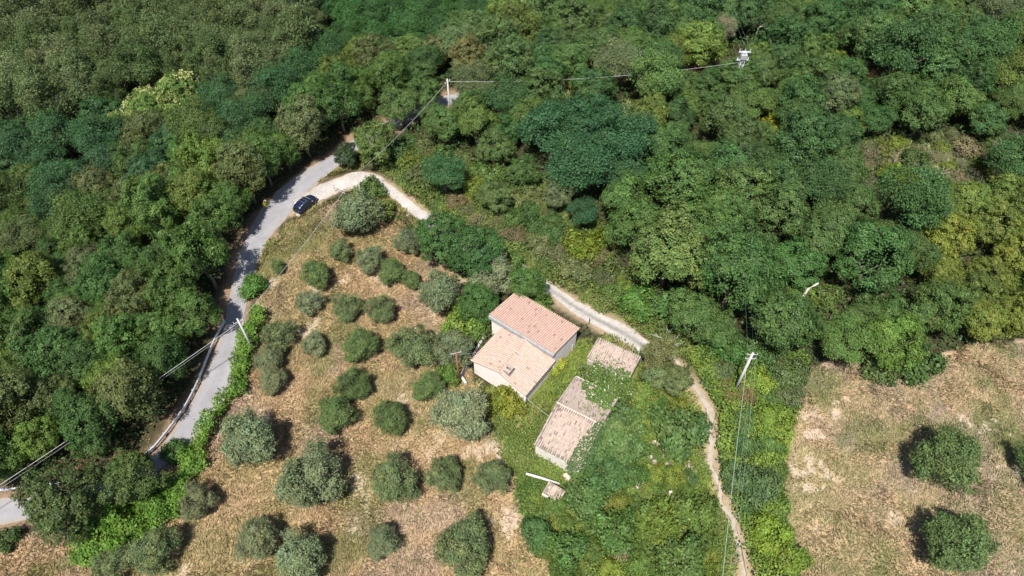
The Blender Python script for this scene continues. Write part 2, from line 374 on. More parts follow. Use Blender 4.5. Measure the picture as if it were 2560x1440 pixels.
# ------------------------------------------------------------------ leaves, grass
def rvec(n):
    v = rng.normal(size=(n, 3)); return v / np.linalg.norm(v, axis=1)[:, None]
def leaf_quads(pos, nrm, size, aspect=.75):
    n = len(pos); nrm = nrm / np.linalg.norm(nrm, axis=1)[:, None]
    a = np.cross(nrm, rvec(n)); a /= np.linalg.norm(a, axis=1)[:, None]; b = np.cross(nrm, a)
    s = (size * rng.uniform(.65, 1.35, n))[:, None]; a = a * s * .5; b = b * s * .5 * aspect
    v = np.stack([pos - a, pos - b * .9 + a * .15, pos + a, pos + b * .9 - a * .1], 1).reshape(-1, 3)
    return v, np.arange(4 * n).reshape(n, 4)
def sample(poly, dens, keep=None):
    p = np.array(poly); lo, hi = p.min(0), p.max(0)
    lo = np.maximum(lo, (-125, 8)); hi = np.minimum(hi, (125, 175))
    n = int(dens * np.prod(hi - lo)); x = rng.uniform(lo[0], hi[0], n); y = rng.uniform(lo[1], hi[1], n)
    k = pip(poly, x + (fbm(x, y, 2.2, 81) - .5) * 2.4, y + (fbm(x, y, 2.2, 83) - .5) * 2.4) & ~blocked(x, y)
    px, py, _ = proj(x, y, 0 * x); k &= (px > -140) & (px < 2700) & (py > -120) & (py < 1560)
    if keep is not None: k &= keep(x, y)
    return x[k], y[k]
def grass(name, poly, dens, length, colf, wid=.05, lean=1.0, keep=None, seed=0, mat=None):
    x, y = sample(poly, dens, keep); n = len(x)
    ang = fbm(x, y, 2.6, 91 + seed) * 12 + rng.normal(0, .95, n); L = length * rng.uniform(.5, 1.3, n) * (.6 + .8 * fbm(x, y, 3, 95))
    ln = lean * rng.uniform(.55, 1.3, n); up = np.cos(np.clip(ln, 0, 1.35)) * L; ho = np.sin(np.clip(ln, 0, 1.35)) * L
    z = terr(x, y); dx, dy = np.cos(ang), np.sin(ang); wv = wid * rng.uniform(.6, 1.4, n)
    b = np.stack([x, y, z], 1); s = np.stack([-dy * wv, dx * wv, 0 * x], 1)
    m = b + np.stack([dx * ho * .5, dy * ho * .5, up * .68], 1); t = b + np.stack([dx * ho, dy * ho, up], 1)
    v = np.stack([b - s, b + s, m + s * .8, t, m - s * .8], 1).reshape(-1, 3)
    f = np.arange(5 * n).reshape(n, 5)
    return mesh_np(name, v, f, mat or M_straw, colf(x, y) * rng.uniform(.74, 1.26, (n, 1)))
def straw_col(x, y):
    k = dry_col(x, y) * C(1.07, 1.06, 1.04); g = rng.random(len(x)) < .17; k[g] = C(.16, .18, .055); return k
nosoil = lambda x, y: rng.random(len(x)) > soil_mask(x, y) * .85
tag(link('dry_grass', grass('dry_grass', GROVE, 100, .40, straw_col, .036, .95, nosoil)), 'tangled straw-coloured dry grass between the olive trees', 'dry grass', kind='stuff')
tag(link('dry_grass', grass('dry_grass', FIELD, 105, .38, lambda x, y: straw_col(x, y) * C(.90, .99, 1.03), .034, .9, nosoil, 5)),
    'dry stalky grass with pale bare soil in the right field', 'dry grass', kind='stuff')
def green_mix(cols, s=3, seed=0):
    def f(x, y):
        a = fbm(x, y, s, 101 + seed); r = np.clip(a + rng.normal(0, .10, len(x)), 0, .999)
        r = np.clip((r - .22) / .56, 0, .999); k = np.array(cols)[(r * len(cols)).astype(int)]; return k * 1.2 * rng.uniform(.75, 1.25, (len(x), 1))
    return f
tag(link('green_grass', grass('green_grass', YARD, 45, .5, green_mix([(.10, .15, .03), (.15, .20, .04), (.19, .22, .05), (.11, .17, .035), (.20, .19, .07)], 3), .05, .75)),
    'bright green rank grass round the ruined farm buildings', 'grass', kind='stuff')
tag(link('green_grass', grass('green_grass', SLOPE, 30, .65, green_mix([(.15, .17, .05), (.11, .14, .038), (.21, .20, .08), (.13, .165, .042), (.09, .13, .034)], 4, 3), .05, .8)),
    'yellowish green tall grass on the shrubby slope above the track', 'grass', kind='stuff')
tag(link('green_grass', grass('green_grass', VERGE, 60, .5, green_mix([(.18, .18, .055), (.12, .15, .04), (.30, .23, .11), (.14, .17, .05)], 2, 5), .05, .7)),
    'green verge grass along the road bend and the track', 'grass', kind='stuff')
tag(link('green_grass', grass('green_grass', VERGE2, 110, .42, green_mix([(.18, .18, .055), (.13, .16, .04), (.28, .23, .11), (.15, .18, .05)], 2, 6), .045, .7)),
    'green grass wedge between the road and the gravel track', 'grass', kind='stuff')
gl = [grass('pale_grass', g, 25, .7, green_mix([(.22, .24, .10), (.28, .28, .14), (.18, .21, .08)], 3, 7), .06, .8) for g in GLADES]
for me, lb in zip(gl, ('pale green meadow grass in the clearing at the top edge', 'pale grass patch at the top edge left of the power lines', 'pale grass in the gap below the slack cable',
                       'pale grass in the small gap above the bluish feathery trees', 'greyish grass in the brushy clearing at the right')):
    tag(link('pale_grass', me), lb, 'grass', kind='stuff')

def leafy(name, poly, dens, size, hgt, colf, bumps=2.0, seed=0, keep=None, mat=None, lowfrac=.35):
    x, y = sample(poly, dens, keep); n = len(x)
    cx = x + rng.normal(0, .15, n); cy = y + rng.normal(0, .15, n)
    h = hgt * np.clip((fbm(x, y, bumps, 111 + seed, 3) - .25) * 2.2, .08, 1.4)
    e = .35; hx = hgt * 2.2 * (fbm(x + e, y, bumps, 111 + seed, 3) - fbm(x - e, y, bumps, 111 + seed, 3)) / (2 * e)
    hy = hgt * 2.2 * (fbm(x, y + e, bumps, 111 + seed, 3) - fbm(x, y - e, bumps, 111 + seed, 3)) / (2 * e)
    low = rng.random(n) < lowfrac
    z = terr(x, y) + h * np.where(low, rng.uniform(.2, .9, n), rng.uniform(.88, 1.08, n)) + .03
    nr = np.stack([-hx, -hy, np.ones(n)], 1) + rvec(n) * .75
    v, f = leaf_quads(np.stack([cx, cy, z], 1), nr, size)
    return mesh_np(name, v, f, mat or M_leaf, colf(x, y))
notrock = None
tag(link('ground_cover', leafy('ground_cover', YARD, 100, .19, .85, green_mix([(.06, .115, .027), (.09, .15, .03), (.125, .175, .036), (.08, .13, .03), (.145, .18, .04), (.11, .14, .042)], 3.4, 11), 2.4, 1,
    lambda x, y: fbm(x, y, 5, 131) + sstep(38, 24, y) * .22 > .50)), 'mixed green weeds and brambles over the overgrown yard', 'ground cover', kind='stuff')
tag(link('ground_cover', leafy('ground_cover', STRIP, 90, .25, 1.5, green_mix([(.05, .10, .03), (.07, .125, .03), (.13, .19, .03), (.10, .16, .03), (.16, .22, .035)], 4.5, 13), 3.0, 2)),
    'tall green bramble growing in the strip between footpath and right field', 'ground cover', kind='stuff')
tag(link('ground_cover', leafy('ground_cover', SLOPE, 62, .24, 1.2, green_mix([(.06, .105, .03), (.10, .145, .034), (.14, .175, .038), (.08, .13, .03), (.15, .145, .055)], 4, 15), 2.6, 3,
    lambda x, y: fbm(x, y, 4, 133) > .36)), 'scrubby green undergrowth on the slope beside the track', 'ground cover', kind='stuff')
tag(link('bramble_hedge', leafy('bramble_hedge', HEDGE, 150, .27, 2.3, green_mix([(.07, .145, .022), (.095, .18, .026), (.12, .205, .03), (.06, .12, .02)], 1.6, 17), 2.2, 4)),
    'long bright green bramble hedge along the right side of the lower road', 'hedge')
WOOD = [(-125, 8), (125, 8), (125, 175), (-125, 175)]
woodk = lambda x, y: ~(pip(GROVE, x, y) | pip(FIELD, x, y) | pip(YARD, x, y) | pip(STRIP, x, y)) & (pdist(road_c, x, y) > 3.4) & (pdist([tuple(p) for p in track_c], x, y) > 2.8)
tag(link('undergrowth', leafy('undergrowth', WOOD, 9, .42, 1.3, green_mix([(.03, .06, .018), (.04, .075, .02), (.055, .085, .022)], 5, 19), 3, 5, woodk)),
    'dark leafy undergrowth on the woodland floor', 'undergrowth', kind='stuff')
def litter(x, y): return green_mix([(.30, .17, .08), (.22, .13, .06), (.36, .22, .11)], 1, 23)(x, y)
def litter_keep(x, y):
    d = pdist(road_c, x, y, True); return (d > 1.7) & (d < 5.5)
tag(link('leaf_litter', leafy('leaf_litter', [(-60, 25), (-10, 25), (-10, 125), (-60, 125)], 14, .13, .10, litter, 2, 6, litter_keep)), 'fallen reddish brown leaves along the wooded road edge', 'leaf litter', kind='stuff')

# ------------------------------------------------------------------ tree crowns and trunks
def crown(name, R, zc, sv, nl, lobe, nclump, nleaf, size, clump, up=.35, rnd=.7, seed=0, mat=None, fill=.12, droop=0, flat=0, asp=.75, tipvar=.28):
    global rng
    keep, rng = rng, np.random.default_rng(1000 + seed)
    P_, N_, K_ = [], [], []
    # lobe centres on an uneven envelope
    d = rvec(nl * 3); d = d[d[:, 2] > -.45][:nl]
    irr = 1 + .22 * np.sin(3 * np.arctan2(d[:, 1], d[:, 0]) + seed) * rng.uniform(.2, 1, len(d))
    rad = rng.uniform(.55, .86, len(d)) * irr
    ce = d * rad[:, None] * np.array([R, R, sv]) + np.array([0, 0, zc])
    for c in ce:
        lr = R * lobe * rng.uniform(.7, 1.3)
        out = (c - np.array([0, 0, zc])); out = out / (np.linalg.norm(out) + 1e-6)
        q = rvec(nclump * 2); q = q[(q @ out) > -.35][:nclump]
        q[:, 2] *= (1 - flat)
        tint = np.array([1, 1, 1]) * rng.uniform(.86, 1.14) * np.array([rng.uniform(.93, 1.09), 1, rng.uniform(.9, 1.05)])
        cc = c + q * (lr * rng.uniform(.72, 1.08, len(q)))[:, None]
        for k, (p, dq) in enumerate(zip(cc, q)):
            m = rng.integers(int(nleaf * .6), int(nleaf * 1.4) + 1)
            pp = p + rng.normal(0, clump, (m, 3)) * np.array([1, 1, .75]); pp[:, 2] -= droop * rng.random(m)
            P_.append(pp); N_.append(dq * .75 + out * .25 + np.array([0, 0, up]) + rvec(m) * rnd)
            K_.append(np.tile(tint * rng.uniform(1 - tipvar, 1 + tipvar) * np.array([rng.uniform(.92, 1.1), 1, 1]), (m, 1)) * rng.uniform(.82, 1.18, (m, 1)))
    nf = int(sum(map(len, P_)) * fill)
    pf = rvec(nf) * (rng.random(nf) ** .45 * .8)[:, None] * np.array([R, R, sv]) + np.array([0, 0, zc])
    P_.append(pf); N_.append(rvec(nf) + np.array([0, 0, .6])); K_.append(np.ones((nf, 3)) * rng.uniform(.8, 1.1, (nf, 1)))
    pos = np.vstack(P_); pos[:, 2] = np.maximum(pos[:, 2], .12)
    v, f = leaf_quads(pos, np.vstack(N_), size, asp)
    me = mesh_np(name, v, f, mat or M_leaf, np.vstack(K_))
    rng = keep
    return me
def trunk(name, R, zc, r, seed, n=6, c=(.16, .13, .10), fork=.5):
    rs = random.Random(seed); m = MB(); h = zc * fork
    m.tube([(0, 0, -.4), (rs.uniform(-.05, .05) * R, rs.uniform(-.05, .05) * R, h * .5), (rs.uniform(-.1, .1) * R, rs.uniform(-.1, .1) * R, h)], [r * 1.3, r, r * .8], 7, c)
    for k in range(n):
        a = 2 * math.pi * (k + rs.random() * .6) / n; L = R * rs.uniform(.55, .8); zt = zc + rs.uniform(-.1, .45) * R * .6
        p0 = Vector((0, 0, h * .95)); p2 = Vector((math.cos(a) * L, math.sin(a) * L, zt)); p1 = p0.lerp(p2, .5) + Vector((0, 0, -.12 * R * rs.random()))
        m.tube([p0, p1, p2], [r * .55, r * .33, r * .1], 5, c)
        b = a + rs.uniform(-.9, .9); m.tube([p1, p1 + Vector((math.cos(b) * L * .4, math.sin(b) * L * .4, R * .3))], [r * .25, r * .06], 4, c)
    return m.mesh(name, M_bark, True)
#                 R    zc   sv   crowns                                       
KIND = {}
def kind(key, R, zc, top, crowns, trunks): KIND[key] = dict(R=R, zc=zc, top=top, crowns=crowns, trunks=trunks)
kind('broadleaf_tree', 4, 5.0, 8.4, [crown('crown', 4, 5.0, 3.2, 36, .25, 22, 24, .212, .185, seed=s, rnd=.55, fill=.08, tipvar=.27) for s in range(6)], [trunk('trunk', 4, 5, .24, s) for s in range(2)])
kind('holm_oak', 4, 4.6, 8.6, [crown('crown', 4, 4.6, 3.8, 38, .23, 21, 24, .20, .165, seed=20 + s, rnd=.5, fill=.28, tipvar=.36) for s in range(3)], [trunk('trunk', 4, 5, .26, 9)])
kind('feathery_tree', 3.6, 5.6, 8.8, [crown('crown', 3.6, 5.6, 3.0, 30, .30, 30, 16, .19, .26, .6, .8, seed=40 + s, flat=.35, tipvar=.2) for s in range(4)], [trunk('trunk', 3.6, 5.6, .18, 12)])
kind('slender_tree', 2.8, 6.4, 10.6, [crown('crown', 2.8, 6.4, 4.2, 30, .30, 26, 13, .20, .24, .3, 1.0, seed=60 + s, tipvar=.3) for s in range(4)], [trunk('trunk', 2.8, 6.4, .17, 15, c=(.36, .34, .30))])
kind('olive_tree', 2.5, 2.3, 4.3, [crown('crown', 2.5, 2.3, 1.9, 30, .24, 24, 20, .165, .14, .25, .75, seed=80 + s, mat=M_fine, asp=.5, tipvar=.36, fill=.2) for s in range(5)], [trunk('trunk', 2.5, 2.4, .22, 21, 5, fork=.4), trunk('trunk', 2.5, 2.4, .2, 22, 5, fork=.4)])
kind('shrub', 1.6, .85, 1.9, [crown('crown', 1.6, .85, 1.0, 16, .34, 16, 13, .22, .17, seed=100 + s) for s in range(4)], [trunk('trunk', 1.6, .9, .07, 25, 6, fork=.2)])
kind('bare_shrub', 1.6, .9, 1.9, [crown('crown', 1.6, .85, 1.0, 14, .34, 12, 9, .15, .2, seed=120 + s, asp=.3, mat=M_straw) for s in range(2)], [trunk('trunk', 1.6, 1.0, .06, 27, 11, c=(.30, .25, .21), fork=.15)])

PLACED = []                                               # (x, y, r, kind)
def plant(kd, x, y, r, c, label, group=None, cat='tree', vs=1.0, rz=None, name=None):
    k = KIND[kd]; s = r / k['R']
    root = thing(name or kd, (x, y, float(terr(x, y))), label, cat, group, rz if rz is not None else random.uniform(0, 6.28))
    root.scale = (s, s, s * vs)
    cr = link('crown', random.choice(k['crowns']), root); cr.color = (*[q * k_ + o_ for q, k_, o_ in zip(c, (1.14, 1.12, 1.0) if 'shrub' in kd else (1.05, 1.12, 1.0), (.006, .006, .004))], 1)
    link('trunk', random.choice(k['trunks']), root)
    PLACED.append((x, y, r, kd)); return root
def plant_px(kd, px, py, wpx, c, label, group=None, cat='tree', vs=1.0, name=None):
    k = KIND[kd]; dz = 1.0
    for _ in range(4):
        p = G(px, py, dz); sc_ = proj(p[0], p[1], p[2] + dz)[2]; r = wpx / 2 / sc_; dz = k['zc'] * r / k['R'] * vs
    return plant(kd, p[0], p[1], r, c, label, group, cat, vs, name=name)
OL = [(.128, .158, .074), (.142, .168, .095), (.092, .132, .048), (.175, .195, .118), (.15, .16, .09)]   # olive greens: mid, grey, green, pale, sparse
olives = [
 (900, 535, 130, 1, 'large grey-green olive tree beside the track bend, topmost in the grove'),
 (850, 625, 62, 0, 'small round olive tree just below the large topmost olive'),
 (923, 648, 76, 1, 'pale round olive right of the small one below the topmost olive'),
 (1018, 603, 78, 1, 'greyish olive against the dark twin trees by the track'),
 (790, 687, 82, 2, 'dense green olive alone in the upper left of the grove'),
 (980, 680, 78, 2, 'dark green olive touching a smaller green one, above the middle'),
 (1028, 700, 54, 2, 'small green olive tucked beside a bigger dark green olive'),
 (694, 668, 40, 2, 'smallest green olive bush under the overhead cable near the road'),
 (775, 757, 70, 3, 'thin pale olive below the dense green lone one'),
 (867, 764, 78, 0, 'round grey-green olive, left one of a close pair mid grove'),
 (949, 769, 78, 0, 'round grey-green olive, right one of a close pair mid grove'),
 (1102, 728, 118, 1, 'big tall grey olive left of the green tree behind the house'),
 (785, 860, 66, 3, 'small sparse pale olive left of the dense round one'),
 (700, 840, 88, 0, 'dark-shaded olive beside the bramble hedge, upper of the hedge row'),
 (675, 898, 84, 4, 'pale sprawling olive at the hedge, middle of the hedge row'),
 (682, 952, 78, 4, 'pale low olive at the hedge, lowest of the hedge row'),
 (900, 865, 98, 2, 'dense dark green round olive in the centre of the grove'),
 (1030, 866, 124, 0, 'large grey-green olive left of the house, halfway down'),
 (1135, 872, 110, 1, 'grey olive leaning close to the left wall of the house'),
 (880, 957, 92, 2, 'green olive joined to a larger one below, mid grove'),
 (840, 1036, 104, 2, 'broad dark green olive below the joined smaller one'),
 (975, 1045, 98, 2, 'dark green pear-shaped olive below the grove centre'),
 (1070, 968, 88, 2, 'green olive against a huge pale one, near the rusty pole'),
 (1152, 1036, 155, 3, 'huge pale silvery olive in front of the house'),
 (620, 1092, 158, 1, 'huge grey olive next to the hedge where the road dips'),
 (786, 1190, 170, 1, 'biggest round silvery olive in the lower left grove'),
 (985, 1198, 126, 0, 'large green olive below the pear-shaped one'),
 (1108, 1190, 98, 0, 'round olive between the large green one and the path olive'),
 (1235, 1194, 94, 0, 'rounded olive beside the worn earth path by the ruins'),
 (495, 1250, 92, 4, 'dull dark olive at the lower end of the hedge'),
 (957, 1355, 92, 1, 'small silvery olive with its shadow, near the bottom centre'),
 (1160, 1372, 152, 0, 'wide multi-lobed olive at the bottom beside the overgrown yard'),
 (640, 1352, 112, 4, 'thin brownish grey olive full of dead twigs, bottom left'),
 (385, 1376, 118, 0, 'round green olive at the lower left corner of the grove'),
 (748, 1408, 145, 1, 'silvery olive cut by the bottom edge, left of centre'),
 (282, 1412, 96, 0, 'low olive cut by the bottom edge, at the far left'),
 (2370, 1152, 178, 2, 'large dark olive alone in the right field, upper one'),
 (2402, 1358, 182, 2, 'large dark olive alone in the right field, lower one'),
 (2590, 1168, 110, 2, 'dark olive cut off by the right edge of the field'),
 (1240, 690, 118, 3, 'pale olive at the head of the drive behind the house'),
]
for x, y, wd, ci, lb in olives:
    j = random.uniform(.9, 1.1); c = [q * j for q in OL[ci]]
    plant_px('olive_tree', x, y, wd * 1.02, c, lb, 'olive trees planted in the dry field', vs=random.uniform(.92, 1.1))
DG, MG, BG, YG, YO, BO, GO, BLG = (.045, .095, .030), (.065, .12, .034), (.085, .155, .034), (.14, .185, .030), (.172, .192, .036), (.12, .11, .042), (.115, .13, .06), (.035, .095, .040)
hand = [
 ('broadleaf_tree', 1102, 590, 135, (.05, .11, .032), 'dark green dense tree hiding the track, left of a twin', 'tree'),
 ('broadleaf_tree', 1190, 622, 150, (.045, .105, .032), 'dark green dense tree hiding the track, right of a twin', 'tree'),
 ('broadleaf_tree', 1195, 760, 112, (.055, .115, .03), 'dark green leafy tree behind the upper left corner of the house', 'tree'),
 ('broadleaf_tree', 1318, 712, 105, (.065, .125, .03), 'green tree between the house roof and the gravel track', 'tree'),
 ('broadleaf_tree', 1735, 790, 150, (.075, .13, .038), 'round green oak at the lower left corner of the big oak stand', 'tree'),
 ('broadleaf_tree', 1800, 830, 110, (.065, .12, .036), 'green oak just above the head of the concrete pole', 'tree'),
 ('broadleaf_tree', 1848, 192, 112, (.07, .125, .036), 'green tree hiding the foot of the white pylon, left one', 'tree'),
 ('broadleaf_tree', 1900, 175, 104, (.085, .13, .045), 'green tree hiding the foot of the white pylon, right one', 'tree'),
 ('shrub', 2004, 748, 78, (.10, .16, .034), 'light green bush at the foot of the snapped white trunk', 'bush'),
 ('shrub', 2066, 738, 74, (.085, .13, .034), 'dull green bush right of the snapped white trunk', 'bush'),
 ('broadleaf_tree', 1000, 262, 112, (.085, .135, .042), 'light green tree left of the lone pole, lower one', 'tree'),
 ('broadleaf_tree', 1058, 232, 96, (.07, .12, .036), 'green tree immediately left of the lone pole', 'tree'),
 ('broadleaf_tree', 1176, 262, 104, (.065, .12, .036), 'green tree immediately right of the lone pole', 'tree'),
 ('broadleaf_tree', 1110, 312, 100, (.08, .135, .04), 'green tree directly below the lone pole', 'tree'),
 ('shrub', 1268, 662, 74, (.08, .14, .035), 'green bush hiding the drive above the house', 'bush'),
 ('shrub', 1352, 765, 58, BG, 'bright green bush behind the house roof by the track', 'bush'),
 ('shrub', 1150, 805, 90, (.13, .20, .035), 'light green bushy growth left of the house', 'bush'),
 ('shrub', 1190, 820, 62, BG, 'green bush against the upper left wall of the house', 'bush'),
 ('shrub', 1120, 935, 62, (.08, .15, .03), 'leafy green bush behind the rusty pole', 'bush'),
 ('shrub', 1265, 1004, 84, (.15, .175, .025), 'yellow-green bush in front of the gable wall', 'bush'),
 ('shrub', 1392, 908, 42, (.26, .30, .045), 'lime yellow bush at the right eave of the house', 'bush'),
 ('shrub', 1380, 925, 34, (.22, .28, .045), 'small lime bush below the other at the right eave', 'bush'),
 ('shrub', 635, 718, 66, (.065, .15, .03), 'round vivid green bush at the right edge of the road', 'bush'),
 ('holm_oak', 866, 388, 66, (.035, .06, .025), 'small blackish evergreen between road and track', 'tree'),
 ('shrub', 926, 474, 66, (.075, .125, .035), 'green bush in the inner bend of the track', 'bush'),
 ('shrub', 958, 528, 56, (.12, .155, .04), 'yellowish green bush below the track, right of the bend', 'bush'),
 ('holm_oak', 160, 1250, 204, (.060, .085, .026), 'large dark holm oak beside the road at lower left', 'tree'),
 ('holm_oak', 330, 1196, 150, (.075, .11, .032), 'rounded holm oak overhanging the road right of the larger one', 'tree'),
 ('shrub', 432, 1128, 62, (.05, .10, .026), 'dark green bush leaning over the shaded road', 'bush'),
 ('shrub', 18, 1345, 62, (.06, .10, .03), 'green bush at the left edge below the road', 'bush'),
 ('broadleaf_tree', 1175, 140, 112, (.12, .115, .045), 'brownish oak above the lone pole at the top', 'tree'),
 ('broadleaf_tree', 1085, 130, 90, (.12, .13, .055), 'olive brown tree left of the brownish oak', 'tree'),
 ('broadleaf_tree', 1752, 112, 132, (.13, .185, .04), 'pale bright green tree left of the white pylon', 'tree'),
 ('slender_tree', 1812, 75, 52, (.20, .18, .12), 'pale brown withered tree beside the bright green one', 'tree'),
 ('bare_shrub', 1750, 188, 62, (.24, .14, .085), 'reddish brown dead bush below the bright green tree', 'bush'),
 ('shrub', 1810, 195, 68, (.13, .155, .022), 'yellow-green bush right of the reddish dead one', 'bush'),
 ('shrub', 1447, 210, 60, (.12, .15, .025), 'yellow-green bush under the slack cable', 'bush'),
 ('feathery_tree', 1380, 320, 150, BLG, 'blue-green feathery tree, left end of the central clump', 'tree'),
 ('feathery_tree', 1470, 300, 150, (.03, .085, .036), 'blue-green feathery tree, top of the central clump', 'tree'),
 ('feathery_tree', 1560, 340, 160, BLG, 'blue-green feathery tree, right end of the central clump', 'tree'),
 ('feathery_tree', 1450, 400, 165, (.033, .09, .038), 'blue-green feathery tree, front of the central clump', 'tree'),
 ('feathery_tree', 1560, 430, 120, (.038, .095, .04), 'blue-green feathery tree, lower right of the central clump', 'tree'),
 ('feathery_tree', 1110, 430, 105, (.045, .11, .042), 'round bluish green tree on the slope right of the track bend', 'tree'),
 ('feathery_tree', 1455, 530, 80, (.035, .09, .042), 'small teal feathery tree at the foot of the big oaks', 'tree'),
 ('shrub', 1940, 295, 62, (.105, .15, .015), 'vivid moss green bush among oaks right of centre', 'bush'),
 ('shrub', 1925, 330, 80, (.17, .18, .02), 'mustard yellow bush below the moss green one', 'bush'),
 ('shrub', 1960, 375, 62, (.16, .165, .02), 'second mustard yellow bush, lower down', 'bush'),
 ('shrub', 2070, 150, 82, (.12, .16, .016), 'vivid yellow-green bush deep in the right wood', 'bush'),
 ('bare_shrub', 2190, 195, 60, (.17, .10, .065), 'brown withered bush in the right wood', 'bush'),
 ('shrub', 2255, 458, 100, (.10, .14, .018), 'moss green bush below the brushy clearing', 'bush'),
 ('shrub', 1460, 620, 92, (.12, .16, .018), 'vivid olive yellow bush on the slope above the track', 'bush'),
 ('shrub', 1500, 600, 60, (.10, .155, .025), 'green bush right of the vivid olive yellow one', 'bush'),
 ('bare_shrub', 1495, 650, 46, (.20, .14, .11), 'small brown dead bush on the slope', 'bush'),
 ('bare_shrub', 1285, 590, 66, (.17, .13, .085), 'brownish dry bush right of the dark twin trees', 'bush'),
 ('bare_shrub', 1200, 555, 68, (.20, .17, .11), 'grey dry bush above the dark twin trees', 'bush'),
 ('bare_shrub', 1845, 985, 92, (.20, .125, .07), 'rusty brown bush at the foot of the concrete pole', 'bush'),
 ('broadleaf_tree', 2375, 590, 128, YO, 'yellowish oak, upper left of the yellow group at the right', 'tree'),
 ('broadleaf_tree', 2350, 680, 112, (.135, .165, .036), 'yellow-green oak below the upper yellowish oak', 'tree'),
 ('broadleaf_tree', 2455, 800, 118, (.145, .172, .036), 'yellow-green oak at the upper edge of the right field', 'tree'),
 ('broadleaf_tree', 2490, 560, 130, (.125, .155, .036), 'dull yellow oak, middle of the yellow group', 'tree'),
 ('broadleaf_tree', 2560, 640, 130, YO, 'yellow oak cut off by the right edge', 'tree'),
 ('broadleaf_tree', 2470, 690, 110, (.13, .155, .034), 'olive yellow oak between two brighter yellow ones', 'tree'),
 ('broadleaf_tree', 2550, 780, 110, (.15, .175, .036), 'small yellow oak at the right edge by the field', 'tree'),
 ('broadleaf_tree', 2180, 640, 200, (.055, .12, .036), 'largest dark green oak, left of the yellow oaks', 'tree'),
 ('broadleaf_tree', 2230, 850, 165, (.10, .17, .034), 'bright green oak at the top left of the right field', 'tree'),
 ('shrub', 2290, 905, 110, (.055, .105, .03), 'dark green bush at the corner of the right field', 'bush'),
 ('shrub', 2200, 915, 90, (.075, .11, .04), 'dull green bush under the bright green oak by the field', 'bush'),
 ('shrub', 1476, 1112, 108, (0.07, 0.135, 0.045), 'bluish green bush hiding the lower right roof edge of the ruin', 'bush'),
 ('shrub', 1515, 1082, 120, (.095, .155, .05), 'pale bluish green bush against the right wall of the ruin', 'bush'),
 ('shrub', 1560, 1120, 96, (0.075, 0.14, 0.045), 'soft green bush left of the stone heaps', 'bush'),
 ('shrub', 1530, 1040, 104, (0.09, 0.155, 0.06), 'pale green bush right of the ridge of the ruin', 'bush'),
 ('shrub', 1505, 1185, 98, (0.06, 0.125, 0.042), 'green bush below the bluish ones at the ruin', 'bush'),
 ('shrub', 1575, 1060, 74, (0.1, 0.165, 0.05), 'light green bush between ruin and round dark bush', 'bush'),
 ('shrub', 1570, 1185, 84, (0.065, 0.13, 0.035), 'deep green bush left of the small pale stones', 'bush'),
 ('shrub', 1445, 1170, 60, (0.075, 0.14, 0.04), 'small green bush at the lowest corner of the ruin', 'bush'),
 ('shrub', 1605, 1030, 66, (0.115, 0.17, 0.04), 'yellowish green bush left of the round dark bush', 'bush'),
 ('shrub', 1700, 1075, 135, (.075, .135, .04), 'round dark green bush left of the footpath', 'bush'),
 ('shrub', 1600, 985, 70, (.12, .18, .04), 'light green bush right of the overgrown tiled roof', 'bush'),
 ('broadleaf_tree', 1690, 945, 86, (.11, .135, .055), 'grey-green tree where track turns into footpath', 'tree'),
 ('slender_tree', 1650, 880, 84, (.15, .15, .065), 'thin-leaved pale tree with bare twigs at the track end', 'tree'),
 ('broadleaf_tree', 1640, 935, 80, (.115, .15, .065), 'pale green tree just right of the tiled shed roof', 'tree'),
 ('shrub', 1845, 1195, 80, (.075, .125, .045), 'grey-green bush under the power lines, upper', 'bush'),
 ('shrub', 1860, 1110, 76, (.06, .11, .035), 'dark green bush beside the footpath under the power lines', 'bush'),
 ('shrub', 1890, 1215, 100, (.07, .12, .05), 'broad grey-green bush filling the strip by the right field', 'bush'),
 ('shrub', 1930, 1050, 90, (.12, .185, .03), 'bright green bush at the left corner of the right field', 'bush'),
 ('shrub', 1925, 1340, 95, (.15, .22, .03), 'lime green bush in the strip near the bottom edge', 'bush'),
 ('shrub', 1345, 1335, 78, (.06, .125, .04), 'green bush at the bottom beside the dry grove', 'bush'),
 ('shrub', 1470, 1250, 100, (.07, .135, .04), 'deep green bramble mound below the ruined oven', 'bush'),
 ('shrub', 1420, 1370, 95, (.07, .14, .035), 'green mound near the bottom of the overgrown yard', 'bush'),
 ('shrub', 1540, 1330, 110, (.075, .145, .035), 'broad green mound in the lower overgrown yard', 'bush'),
 ('shrub', 1640, 1300, 100, (.11, .165, .03), 'yellowish green mound in the middle of the lower yard', 'bush'),
 ('shrub', 1740, 1290, 105, (.085, .135, .03), 'green mound beside the lower footpath', 'bush'),
 ('shrub', 1710, 1400, 115, (.075, .13, .035), 'dark green mound by the footpath at the bottom edge', 'bush'),
 ('bare_shrub', 1545, 1378, 56, (.34, .24, .20), 'pinkish dry bush near the bottom of the yard', 'bush'),
 ('shrub', 1820, 880, 90, (.05, .12, .03), 'deep green bush beside the top of the concrete pole', 'bush'),
 ('shrub', 1590, 755, 95, (.07, .15, .03), 'vivid green bush at the foot of the big oaks by the track', 'bush'),
 ('broadleaf_tree', 1400, 480, 92, (.115, .14, .07), 'greyish green oak below the feathery clump', 'tree'),
 ('broadleaf_tree', 1240, 490, 92, (.10, .14, .05), 'grey-green tree in the middle of the shrubby slope', 'tree'),
 ('broadleaf_tree', 940, 352, 118, (.09, .135, .038), 'light green tree right of the blackish evergreen', 'tree'),
]
for kd, x, y, wd, c, lb, cat in hand:
    if kd == 'feathery_bush': plant_px('feathery_tree', x, y, wd, c, lb, None, cat, .42, name='feathery_bush')
    else: plant_px(kd, x, y, wd, c, lb, None, cat)
HAND = list(PLACED)

